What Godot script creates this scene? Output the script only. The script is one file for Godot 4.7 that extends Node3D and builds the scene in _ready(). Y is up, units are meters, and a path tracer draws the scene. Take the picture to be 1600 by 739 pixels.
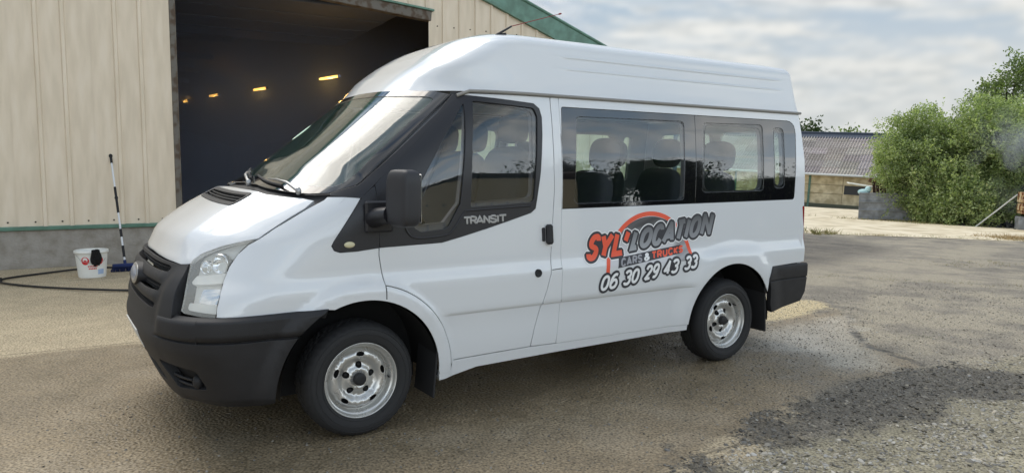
extends Node3D

# ------------------------------------------------------------------ mesh builder
class MB:
	var v := PackedVector3Array()
	var n := PackedVector3Array()
	var uv := PackedVector2Array()
	var c := PackedColorArray()
	var ix := PackedInt32Array()
	func vert(p: Vector3, nn: Vector3, t := Vector2.ZERO, col := Color.WHITE) -> int:
		v.append(p); n.append(nn); uv.append(t); c.append(col)
		return v.size() - 1
	func tri(a: int, b: int, d: int) -> void:
		var g := (v[b] - v[a]).cross(v[d] - v[a])
		if g.dot(n[a] + n[b] + n[d]) < 0.0:
			ix.append(a); ix.append(b); ix.append(d)
		else:
			ix.append(a); ix.append(d); ix.append(b)
	func quad(a: int, b: int, d: int, e: int) -> void:
		tri(a, b, d); tri(a, d, e)
	func face(pts: Array, out: Vector3, col := Color.WHITE) -> void:
		var nn: Vector3 = (pts[1] - pts[0]).cross(pts[2] - pts[0]).normalized()
		if nn.dot(out) < 0.0: nn = -nn
		var i0 := v.size()
		for p in pts: vert(p, nn, Vector2.ZERO, col)
		for k in range(1, pts.size() - 1): tri(i0, i0 + k, i0 + k + 1)
	func box(ctr: Vector3, size: Vector3, b := Basis.IDENTITY, bev := 0.0, col := Color.WHITE) -> void:
		var h := size * 0.5
		var e := minf(bev, minf(h.x, minf(h.y, h.z)) * 0.9)
		for ax in 3:
			for s in [-1.0, 1.0]:
				var a1 := (ax + 1) % 3
				var a2 := (ax + 2) % 3
				var q := []
				for k in [[-1, -1], [1, -1], [1, 1], [-1, 1]]:
					var p := Vector3.ZERO
					p[ax] = s * h[ax]; p[a1] = k[0] * (h[a1] - e); p[a2] = k[1] * (h[a2] - e)
					q.append(ctr + b * p)
				var o := Vector3.ZERO
				o[ax] = s
				face(q, b * o, col)
		if e > 0.0:
			for ax in 3:
				var a1 := (ax + 1) % 3
				var a2 := (ax + 2) % 3
				for s1 in [-1.0, 1.0]:
					for s2 in [-1.0, 1.0]:
						var q := []
						for k in [[-1, 0], [1, 0], [1, 1], [-1, 1]]:
							var p := Vector3.ZERO
							p[ax] = k[0] * (h[ax] - e)
							p[a1] = s1 * (h[a1] - (e if k[1] == 1 else 0.0))
							p[a2] = s2 * (h[a2] - (e if k[1] == 0 else 0.0))
							q.append(ctr + b * p)
						var o := Vector3.ZERO
						o[a1] = s1; o[a2] = s2
						face(q, b * o, col)
			for sx in [-1.0, 1.0]:
				for sy in [-1.0, 1.0]:
					for sz in [-1.0, 1.0]:
						var sg := Vector3(sx, sy, sz)
						var q := []
						for ax in 3:
							var p := sg * (h - Vector3(e, e, e))
							p[ax] = sg[ax] * h[ax]
							q.append(ctr + b * p)
						face(q, b * sg, col)
	func tube(pts: Array, rad, sides := 8, cap := true, col := Color.WHITE) -> void:
		var m := pts.size()
		var up := Vector3.UP
		var prev := -1
		for k in m:
			var d: Vector3 = (pts[mini(k + 1, m - 1)] - pts[maxi(k - 1, 0)]).normalized()
			if absf(d.dot(up)) > 0.95: up = Vector3.RIGHT if absf(d.x) < 0.9 else Vector3.FORWARD
			var a := d.cross(up).normalized()
			var b := a.cross(d).normalized()
			up = b
			var r: float = rad[k] if rad is Array else rad
			var i0 := v.size()
			for j in sides:
				var t := TAU * j / sides
				var o := a * cos(t) + b * sin(t)
				vert(pts[k] + o * r, o, Vector2(float(j) / sides, k), col)
			if prev >= 0:
				for j in sides:
					quad(prev + j, prev + (j + 1) % sides, i0 + (j + 1) % sides, i0 + j)
			if cap and (k == 0 or k == m - 1):
				var q := []
				for j in sides: q.append(v[i0 + j])
				face(q, d if k == m - 1 else -d, col)
			prev = i0
	# profile: (radius, height) pairs round axis z of b
	func lathe(prof: Array, ctr: Vector3, b: Basis, seg := 48, fl := 1.0, col := Color.WHITE) -> void:
		var prev := -1
		for k in prof.size():
			var p0: Vector2 = prof[maxi(k - 1, 0)]
			var p1: Vector2 = prof[mini(k + 1, prof.size() - 1)]
			var d := (p1 - p0).normalized()
			var nn := Vector2(-d.y, d.x) * fl
			var i0 := v.size()
			for j in seg + 1:
				var t := TAU * j / seg
				var rd := b.x * cos(t) + b.y * sin(t)
				vert(ctr + rd * prof[k].x + b.z * prof[k].y, (rd * nn.x + b.z * nn.y).normalized(), Vector2(float(j) / seg, float(k) / prof.size()), col)
			if prev >= 0:
				for j in seg: quad(prev + j, prev + j + 1, i0 + j + 1, i0 + j)
			prev = i0
	func ball(ctr: Vector3, r: Vector3, b := Basis.IDENTITY, nu := 14, nv := 8, pw := 1.0, col := Color.WHITE) -> void:
		var i0 := v.size()
		for j in nv + 1:
			var t := PI * j / nv - PI / 2
			for i in nu + 1:
				var u := TAU * i / nu
				var d := Vector3(cos(t) * cos(u), sin(t), cos(t) * sin(u))
				var q := Vector3(signf(d.x) * pow(absf(d.x), pw), signf(d.y) * pow(absf(d.y), pw), signf(d.z) * pow(absf(d.z), pw)) if pw != 1.0 else d
				var nn := Vector3(d.x / r.x, d.y / r.y, d.z / r.z)
				if pw != 1.0:
					var e := 2.0 / pw - 1.0
					nn = Vector3(signf(q.x) * pow(absf(q.x), e) / r.x, signf(q.y) * pow(absf(q.y), e) / r.y, signf(q.z) * pow(absf(q.z), e) / r.z)
				vert(ctr + b * (q * r), (b * nn).normalized(), Vector2(float(i) / nu, float(j) / nv), col)
		for j in nv:
			for i in nu:
				var a := i0 + j * (nu + 1) + i
				quad(a, a + 1, a + nu + 2, a + nu + 1)
	func add(o: MB) -> void:
		var k := v.size()
		v.append_array(o.v); n.append_array(o.n); uv.append_array(o.uv); c.append_array(o.c)
		for i in o.ix: ix.append(i + k)
	var uv2 := false
	func uv2_of() -> PackedVector2Array:
		var q := PackedVector2Array()
		for p in v: q.append(Vector2(p.x, p.z))
		return q
	func mesh() -> ArrayMesh:
		var m := ArrayMesh.new()
		if ix.is_empty(): return m
		var a := []
		a.resize(Mesh.ARRAY_MAX)
		if uv2: a[Mesh.ARRAY_TEX_UV2] = uv2_of()
		a[Mesh.ARRAY_VERTEX] = v; a[Mesh.ARRAY_NORMAL] = n; a[Mesh.ARRAY_TEX_UV] = uv; a[Mesh.ARRAY_COLOR] = c; a[Mesh.ARRAY_INDEX] = ix
		m.add_surface_from_arrays(Mesh.PRIMITIVE_TRIANGLES, a)
		return m

var M := {}
var used := {}
var rng := RandomNumberGenerator.new()

func numbered(s: String) -> String:
	if not used.has(s):
		used[s] = 0
		return s
	used[s] += 1
	return "%s_%03d" % [s, used[s]]

func thing(called: String, label: String, category: String, at := Vector3.ZERO, turn := 0.0, group := "") -> Node3D:
	var o := Node3D.new()
	o.name = numbered(called)
	o.position = at; o.rotation.y = turn
	o.set_meta("label", label); o.set_meta("category", category)
	if group != "": o.set_meta("group", group)
	add_child(o, true)
	return o

func obj(called: String, m, mat: Material, parent: Node3D = null, label := "") -> MeshInstance3D:
	var o := MeshInstance3D.new()
	var ms: Mesh = m.mesh() if m is MB else m
	o.mesh = ms
	o.material_override = mat
	if parent == null: o.name = numbered(called)
	else:
		var nm := called
		var k := 0
		while parent.has_node(nm):
			k += 1
			nm = "%s_%03d" % [called, k]
		o.name = nm
	if label != "": o.set_meta("label", label)
	(parent if parent else self).add_child(o, true)
	return o

func part_group(called: String, parent: Node3D, at := Vector3.ZERO, b := Basis.IDENTITY) -> Node3D:
	var o := Node3D.new()
	var nm := called
	var k := 0
	while parent.has_node(nm):
		k += 1
		nm = "%s_%03d" % [called, k]
	o.name = nm
	o.transform = Transform3D(b, at)
	parent.add_child(o, true)
	return o

func struct_(called: String, m, mat: Material) -> MeshInstance3D:
	var o := obj(called, m, mat)
	o.set_meta("kind", "structure")
	return o

func mk(nm: String, col: Color, rough: float, metal := 0.0, spec := 0.5) -> StandardMaterial3D:
	var m := StandardMaterial3D.new()
	m.resource_name = nm
	m.albedo_color = col; m.roughness = rough; m.metallic = metal; m.metallic_specular = spec
	M[nm] = m
	return m

func noise(sd: int, f: float, oct := 4, type := FastNoiseLite.TYPE_SIMPLEX_SMOOTH) -> FastNoiseLite:
	var z := FastNoiseLite.new()
	z.seed = sd; z.frequency = f; z.fractal_octaves = oct; z.noise_type = type
	z.fractal_type = FastNoiseLite.FRACTAL_FBM if oct > 1 else FastNoiseLite.FRACTAL_NONE
	return z

func ntex(z: FastNoiseLite, size := 512, ramp: Array = [], nrm := false, bump := 4.0) -> NoiseTexture2D:
	var t := NoiseTexture2D.new()
	t.width = size; t.height = size; t.seamless = true; t.noise = z
	t.generate_mipmaps = false
	if nrm:
		t.as_normal_map = true; t.bump_strength = bump
	if ramp.size():
		var g := Gradient.new()
		var os := PackedFloat32Array()
		var cs := PackedColorArray()
		for k in ramp:
			os.append(k[0]); cs.append(k[1])
		g.offsets = os; g.colors = cs
		t.color_ramp = g
	return t

static func sst(a: float, b: float, x: float) -> float:
	var t := clampf((x - a) / (b - a), 0.0, 1.0)
	return t * t * (3.0 - 2.0 * t)

static func tab(t: Array, x: float) -> float:
	if x <= t[0][0]: return t[0][1]
	for k in range(1, t.size()):
		if x <= t[k][0]:
			return lerpf(t[k - 1][1], t[k][1], (x - t[k - 1][0]) / (t[k][0] - t[k - 1][0]))
	return t[-1][1]

# ------------------------------------------------------------------ polygon panels laid on a curved surface
func poly(a: Array) -> PackedVector2Array:
	var p := PackedVector2Array()
	for i in range(0, a.size(), 2): p.append(Vector2(a[i], a[i + 1]))
	return p

func mir(a: PackedVector2Array) -> PackedVector2Array:      # right half given from the top to the bottom centre: close with its mirror image
	var p := PackedVector2Array(a)
	for k in range(a.size() - 1, -1, -1):
		if absf(a[k].x) > 1e-5: p.append(Vector2(-a[k].x, a[k].y))
	return p

func rounded(p: PackedVector2Array, rs, steps := 5) -> PackedVector2Array:
	var q := PackedVector2Array()
	var m := p.size()
	for k in m:
		var r: float = rs[k] if rs is Array else rs
		var a := p[(k + m - 1) % m]
		var b := p[k]
		var d := p[(k + 1) % m]
		var u := (a - b).normalized()
		var w := (d - b).normalized()
		var ang := acos(clampf(u.dot(w), -1.0, 1.0))
		if r <= 0.0 or ang > 3.0:
			q.append(b)
			continue
		var t := minf(r / tan(ang / 2.0), 0.48 * minf(a.distance_to(b), d.distance_to(b)))
		for s in steps + 1:
			var f := float(s) / steps
			q.append((b + u * t).lerp(b, f).lerp(b.lerp(b + w * t, f), f))
	return q

func shrink(p: PackedVector2Array, d: float) -> PackedVector2Array:
	var q := Geometry2D.offset_polygon(p, -d, Geometry2D.JOIN_MITER)
	var best := p
	var ba := -1.0
	for k in q:
		var a := absf(parea(k))
		if a > ba:
			ba = a; best = k
	return best

static func parea(p: PackedVector2Array) -> float:
	var s := 0.0
	for k in p.size(): s += p[k].cross(p[(k + 1) % p.size()])
	return s * 0.5

func panel(mb: MB, pl: PackedVector2Array, holes: Array, fn: Callable, hint: Vector3, cell := 0.04, lip := 0.015, vx: Array = [], col = null) -> void:
	var lo := pl[0]
	var hi := pl[0]
	for q in pl:
		lo = lo.min(q); hi = hi.max(q)
	var us := []
	var vs := []
	for k in int(ceil((hi.x - lo.x) / cell)) + 1: us.append(lo.x + minf(k * cell, hi.x - lo.x))
	for k in int(ceil((hi.y - lo.y) / cell)) + 1: vs.append(lo.y + minf(k * cell, hi.y - lo.y))
	for k in vx:
		if k > lo.y and k < hi.y: vs.append(k)
	vs.sort()
	var cache := {}
	var at := func(q: Vector2) -> int:
		var key := Vector2i(roundi(q.x * 20000.0), roundi(q.y * 20000.0))
		if cache.has(key): return cache[key]
		var e := 0.0012
		var P: Vector3 = fn.call(q.x, q.y)
		var nn: Vector3 = (fn.call(q.x + e, q.y) - fn.call(q.x - e, q.y)).cross(fn.call(q.x, q.y + e) - fn.call(q.x, q.y - e)).normalized()
		if nn.dot(hint) < 0.0: nn = -nn
		var i := mb.vert(P, nn, q, col.call(q) if col != null else Color.WHITE)
		cache[key] = i
		return i
	var loops := [pl]
	loops.append_array(holes)
	# which cells an edge crosses
	var busy := {}
	for L in loops:
		for k in L.size():
			var a: Vector2 = L[k]
			var b: Vector2 = L[(k + 1) % L.size()]
			var st := maxi(1, int(a.distance_to(b) / (cell * 0.2)))
			for s in st + 1:
				var q := a.lerp(b, float(s) / st)
				var i := clampi(int((q.x - lo.x) / cell), 0, us.size() - 2)
				var j := 0
				while j < vs.size() - 2 and vs[j + 1] < q.y: j += 1
				for di in [-1, 0, 1]:
					for dj in [-1, 0, 1]: busy[Vector2i(i + di, j + dj)] = true
	for i in us.size() - 1:
		for j in vs.size() - 1:
			if us[i + 1] - us[i] < 1e-6 or vs[j + 1] - vs[j] < 1e-6: continue
			var cp := PackedVector2Array([Vector2(us[i], vs[j]), Vector2(us[i + 1], vs[j]), Vector2(us[i + 1], vs[j + 1]), Vector2(us[i], vs[j + 1])])
			if not busy.has(Vector2i(i, j)):
				var ctr := (cp[0] + cp[2]) * 0.5
				if not Geometry2D.is_point_in_polygon(ctr, pl): continue
				var out := false
				for h in holes:
					if Geometry2D.is_point_in_polygon(ctr, h): out = true
				if out: continue
				mb.quad(at.call(cp[0]), at.call(cp[1]), at.call(cp[2]), at.call(cp[3]))
				continue
			clip_cell(mb, cp, pl, holes, at, 0)
	if lip > 0.0:
		for L in loops:
			var ar := parea(L)
			if L != pl: ar = -ar
			var ring := []
			for k in L.size():
				var a: Vector2 = L[k]
				var b: Vector2 = L[(k + 1) % L.size()]
				var st := maxi(1, int(ceil(a.distance_to(b) / cell)))
				for s in st: ring.append(a.lerp(b, float(s) / st))
			var i0 := mb.v.size()
			var m := ring.size()
			for k in m:
				var q: Vector2 = ring[k]
				var tg: Vector2 = (ring[(k + 1) % m] - ring[(k + m - 1) % m]).normalized()
				var o2 := Vector2(tg.y, -tg.x) * signf(ar)
				var e := 0.0015
				var P: Vector3 = fn.call(q.x, q.y)
				var o3: Vector3 = (fn.call(q.x + o2.x * e, q.y + o2.y * e) - P).normalized()
				var nn: Vector3 = (fn.call(q.x + e, q.y) - fn.call(q.x - e, q.y)).cross(fn.call(q.x, q.y + e) - fn.call(q.x, q.y - e)).normalized()
				if nn.dot(hint) < 0.0: nn = -nn
				o3 = (o3 - nn * o3.dot(nn)).normalized()
				var cc: Color = col.call(q) if col != null else Color.WHITE
				var bv := minf(0.0025, lip * 0.4)
				mb.vert(P, nn, q, cc)
				mb.vert(P + o3 * bv * 0.7 - nn * bv * 0.4, (nn + o3).normalized(), q, cc)
				mb.vert(P + o3 * bv - nn * bv * 1.3, o3, q, cc)
				mb.vert(P + o3 * bv - nn * lip, o3, q, cc)
			for k in m:
				var a := i0 + k * 4
				var b := i0 + ((k + 1) % m) * 4
				for s in 3: mb.quad(a + s, b + s, b + s + 1, a + s + 1)

func clip_cell(mb: MB, cp: PackedVector2Array, pl: PackedVector2Array, holes: Array, at: Callable, depth: int) -> void:
	var parts: Array = Geometry2D.intersect_polygons(cp, pl)
	for h in holes:
		var nxt := []
		for q in parts:
			nxt.append_array(Geometry2D.clip_polygons(q, h))
		parts = nxt
	for q in parts:
		if Geometry2D.is_polygon_clockwise(q) and depth < 5:
			var mid: Vector2 = (cp[0] + cp[2]) * 0.5
			for k in [[cp[0], mid], [Vector2(mid.x, cp[0].y), Vector2(cp[2].x, mid.y)], [mid, cp[2]], [Vector2(cp[0].x, mid.y), Vector2(mid.x, cp[2].y)]]:
				var a: Vector2 = k[0]
				var b: Vector2 = k[1]
				clip_cell(mb, PackedVector2Array([a, Vector2(b.x, a.y), b, Vector2(a.x, b.y)]), pl, holes, at, depth + 1)
			return
	for q in parts:
		if Geometry2D.is_polygon_clockwise(q): continue
		var t := Geometry2D.triangulate_polygon(q)
		for k in range(0, t.size(), 3):
			mb.tri(at.call(q[t[k]]), at.call(q[t[k + 1]]), at.call(q[t[k + 2]]))

# ------------------------------------------------------------------ shape of the van's body (x backwards from the front axle, y up, z to the left side)
const T_W := [[0.0, 0.90], [0.20, 0.93], [0.36, 0.955], [0.60, 0.978], [0.66, 0.985], [0.83, 0.987], [0.905, 0.965], [1.0, 0.961], [1.22, 0.948], [1.40, 0.941], [1.55, 0.928], [1.75, 0.900], [1.93, 0.868], [2.6, 0.79]]
const T_X := [[0.0, -0.78], [0.20, -0.83], [0.35, -0.89], [0.48, -0.95], [0.57, -0.985], [0.70, -0.985], [0.86, -0.955], [0.98, -0.90], [1.11, -0.825], [1.21, -0.69], [1.29, -0.555], [1.36, -0.41], [1.43, -0.28], [1.71, 0.08], [1.95, 0.38], [2.6, 1.2]]
const T_A := [[0.0, 0.5], [0.76, 0.5], [1.0, 0.76], [1.3, 0.95], [1.95, 0.93]]
var LW := PackedFloat32Array()
var LX := PackedFloat32Array()
var LA := PackedFloat32Array()

func make_lut(t: Array, passes: int) -> PackedFloat32Array:
	var a := PackedFloat32Array()
	for k in 521: a.append(tab(t, k * 0.005))
	for p in passes:
		var b := a.duplicate()
		for k in range(1, 520):
			var s := 0.0
			var cnt := 0
			for j in range(-4, 5):
				s += a[clampi(k + j, 0, 520)]; cnt += 1
			b[k] = s / cnt
		a = b
	return a

func lut(a: PackedFloat32Array, y: float) -> float:
	var f := clampf(y / 0.005, 0.0, 519.0)
	var k := int(f)
	return lerpf(a[k], a[k + 1], f - k)

func detail(x: float, y: float) -> float:
	var o := 0.0
	var r1 := Vector2(x, y - 0.315).length()
	if r1 < 0.6: o += 0.024 * sst(0.575, 0.50, r1)
	var r2 := Vector2(x - 2.933, y - 0.315).length()
	if r2 < 0.66: o += 0.02 * sst(0.65, 0.49, r2)
	if x > 0.4 and x < 2.6 and y < 0.65 and y > 0.38:
		o -= 0.0075 * sst(0.636, 0.622, y) * sst(0.40, 0.58, y) * sst(0.47, 0.52, x) * sst(2.54, 2.46, x)
	return o

func side_pt(x: float, y: float, s: float, off := 0.0) -> Vector3:
	var W := lut(LW, y)
	var A := lut(LA, y)
	var t := clampf((x - lut(LX, y)) / A, 0.0, 1.0)
	var z := W
	var nx := 0.0
	var nz := 1.0
	if t < 1.0:
		var c := 1.0 - t
		var k := pow(maxf(1.0 - c * c * c, 0.0), 1.0 / 3.0)
		z = W * k
		var g := Vector2(-c * c / A, k * k / W).normalized()
		nx = g.x; nz = g.y
	var o := off + detail(x, y)
	return Vector3(x + nx * o, y, s * (z + nz * o))

func front_pt(z: float, y: float, off := 0.0) -> Vector3:
	var W := lut(LW, y)
	var A := lut(LA, y)
	var k := minf(absf(z) / W, 0.997)
	var c := pow(1.0 - k * k * k, 1.0 / 3.0)
	var g := Vector2(-c * c / A, k * k / W).normalized()
	return Vector3(lut(LX, y) + A * (1.0 - c) + g.x * off, y, signf(z) * (absf(z) + g.y * off))

func bump_off(y: float) -> float:
	return 0.026 * sst(0.262, 0.31, y) - 0.012 * (1.0 - sst(0.0, 0.008, absf(y - 0.622))) + 0.010 * sst(0.622, 0.64, y) - 0.028 * sst(0.725, 0.75, y)

func side_fn(s: float, off := 0.0) -> Callable:
	return func(x: float, y: float) -> Vector3: return side_pt(x, y, s, off)
func front_fn(off := 0.0) -> Callable:
	return func(z: float, y: float) -> Vector3: return front_pt(z, y, off)

func arc(cx: float, cy: float, r: float, a0: float, a1: float, steps: int) -> PackedVector2Array:
	var p := PackedVector2Array()
	for k in steps + 1:
		var a := deg_to_rad(lerpf(a0, a1, float(k) / steps))
		p.append(Vector2(cx + r * cos(a), cy + r * sin(a)))
	return p

func smooth_line(p: PackedVector2Array, sub := 4) -> PackedVector2Array:
	var q := PackedVector2Array()
	for k in p.size() - 1:
		var a := p[maxi(k - 1, 0)]
		var d := p[mini(k + 2, p.size() - 1)]
		for s in sub: q.append(p[k].cubic_interpolate(p[k + 1], a, d, float(s) / sub))
	q.append(p[-1])
	return q

# strokes of each letter in a unit box
const GLYPH := {
	"S": [[1, .8, .78, 1, .25, 1, 0, .84, 0, .68, .2, .56, .8, .44, 1, .32, 1, .16, .75, 0, .22, 0, 0, .2]],
	"Y": [[0, 1, .5, .45, 1, 1], [.5, .45, .5, 0]], "L": [[0, 1, 0, 0, 1, 0]],
	"O": [[.5, 1, .2, .93, 0, .7, 0, .3, .2, .07, .5, 0, .8, .07, 1, .3, 1, .7, .8, .93, .5, 1]],
	"C": [[1, .78, .78, 1, .3, 1, 0, .75, 0, .25, .3, 0, .78, 0, 1, .22]],
	"A": [[0, 0, .5, 1, 1, 0], [.22, .28, .78, .28]], "T": [[0, 1, 1, 1], [.5, 1, .5, 0]], "I": [[.5, 0, .5, 1]],
	"N": [[0, 0, 0, 1, 1, 0, 1, 1]], "R": [[0, 0, 0, 1, .7, 1, 1, .86, 1, .64, .7, .48, 0, .48], [.5, .48, 1, 0]],
	"U": [[0, 1, 0, .25, .25, 0, .75, 0, 1, .25, 1, 1]], "K": [[0, 0, 0, 1], [1, 1, .1, .45, 1, 0]],
	"&": [[1, 0, .25, .75, .25, .9, .4, 1, .6, 1, .74, .86, .65, .7, .1, .4, 0, .22, .12, .04, .38, 0, .62, .06, 1, .45]],
	"'": [[.8, 1.04, .2, .60]],
	"0": [[.5, 1, .2, .93, 0, .7, 0, .3, .2, .07, .5, 0, .8, .07, 1, .3, 1, .7, .8, .93, .5, 1]],
	"6": [[.95, .93, .6, 1, .2, .85, 0, .5, 0, .2, .25, 0, .75, 0, 1, .18, 1, .36, .75, .56, .3, .56, .02, .36]],
	"9": [[.05, .07, .4, 0, .8, .15, 1, .5, 1, .8, .75, 1, .25, 1, 0, .82, 0, .64, .25, .44, .7, .44, .98, .64]],
	"3": [[.02, .86, .25, 1, .75, 1, 1, .85, 1, .66, .72, .53, .4, .53], [.72, .53, 1, .4, 1, .15, .75, 0, .22, 0, 0, .16]],
	"2": [[0, .78, .22, 1, .78, 1, 1, .82, 1, .64, .05, .05, .05, 0, 1, 0]],
	"4": [[.72, 0, .72, 1, 0, .3, 1, .3]],
}

# outlines of a word in a quadrilateral; returns merged polygons (outers, holes)
func word(s: String, spans: Array, q: Array, half: float) -> Array:
	var all := []
	for k in s.length():
		var u0: float = spans[k][0]
		var u1: float = spans[k][1]
		for st in GLYPH[s[k]]:
			var pl := PackedVector2Array()
			for i in range(0, st.size(), 2):
				var u := lerpf(u0, u1, st[i])
				var v: float = st[i + 1]
				pl.append((q[0] as Vector2).lerp(q[1], u).lerp((q[2] as Vector2).lerp(q[3], u), v))
			if pl.size() > 4: pl = smooth_line(pl, 3)
			var closed := pl[0].distance_to(pl[-1]) < 0.001
			if closed: pl.append(pl[1])
			all.append(sorted_region(Geometry2D.offset_polyline(pl, half, Geometry2D.JOIN_ROUND if pl.size() > 6 else Geometry2D.JOIN_MITER, Geometry2D.END_BUTT)))
	return union(all)

func sorted_region(ps: Array) -> Array:
	var r := [[], []]
	for p in ps: r[1 if Geometry2D.is_polygon_clockwise(p) else 0].append(p)
	return r

# union of regions, each [outers, holes]
func union(rs: Array) -> Array:
	var outs := []
	var holes := []
	for r in rs:
		var hb := []
		for h in r[1]: hb.append_array(cut(h, outs, holes))
		var ha := []
		for h in holes: ha.append_array(cut(h, r[0], r[1]))
		holes = ha + hb
		for o in r[0]:
			var cur: PackedVector2Array = o
			var rest := []
			for p in outs:
				var no := []
				var nh := []
				for x in Geometry2D.merge_polygons(cur, p):
					(nh if Geometry2D.is_polygon_clockwise(x) else no).append(x)
				if no.size() == 1:
					cur = no[0]
					holes.append_array(nh)
				else: rest.append(p)
			rest.append(cur)
			outs = rest
	return [outs, holes]

func cut(h: PackedVector2Array, by: Array, but: Array) -> Array:
	var pieces := [h]
	for o in by:
		var nx := []
		for y in pieces:
			for z in Geometry2D.clip_polygons(y, o):
				if absf(parea(z)) > 2e-6: nx.append(z)
		pieces = nx
	for o in but:
		for z in Geometry2D.intersect_polygons(h, o):
			if absf(parea(z)) > 2e-6: pieces.append(z)
	return pieces

func grow(rg: Array, d: float) -> Array:
	var all := []
	for p in rg[0]: all.append(sorted_region(Geometry2D.offset_polygon(p, d, Geometry2D.JOIN_ROUND)))
	var r := union(all)
	for h in rg[1]:
		var hp := PackedVector2Array(h)
		if Geometry2D.is_polygon_clockwise(hp): hp.reverse()
		for z in Geometry2D.offset_polygon(hp, -d, Geometry2D.JOIN_ROUND):
			if absf(parea(z)) > 4e-6 and not Geometry2D.is_polygon_clockwise(z): r[1].append_array(cut(z, [], []))
	return r

func print_on(parent: Node3D, called: String, ph: Array, off: float, mat: Material, col = null, cell := 0.012) -> void:
	# every letter or outline that stands apart is a piece of its own
	for o in ph[0]:
		var mb := MB.new()
		var hs := []
		for h in ph[1]:
			if Geometry2D.is_point_in_polygon(h[0], o): hs.append(h)
		panel(mb, o, hs, side_fn(1.0, off), Vector3(0, 0, 1), cell, 0.0, [], col)
		obj(called, mb, mat, parent)

# ------------------------------------------------------------------ the van
var FENDER_TRIM := [.02, 1.31, .10, 1.375, .10, 1.042, -.02, 1.03, -.12, 1.028, -.15, 1.04, -.162, 1.063, -.15, 1.085]
const PILLAR_LINE := [.68, 1.898, .52, 1.76, .34, 1.59, .17, 1.44, .02, 1.31]

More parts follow.
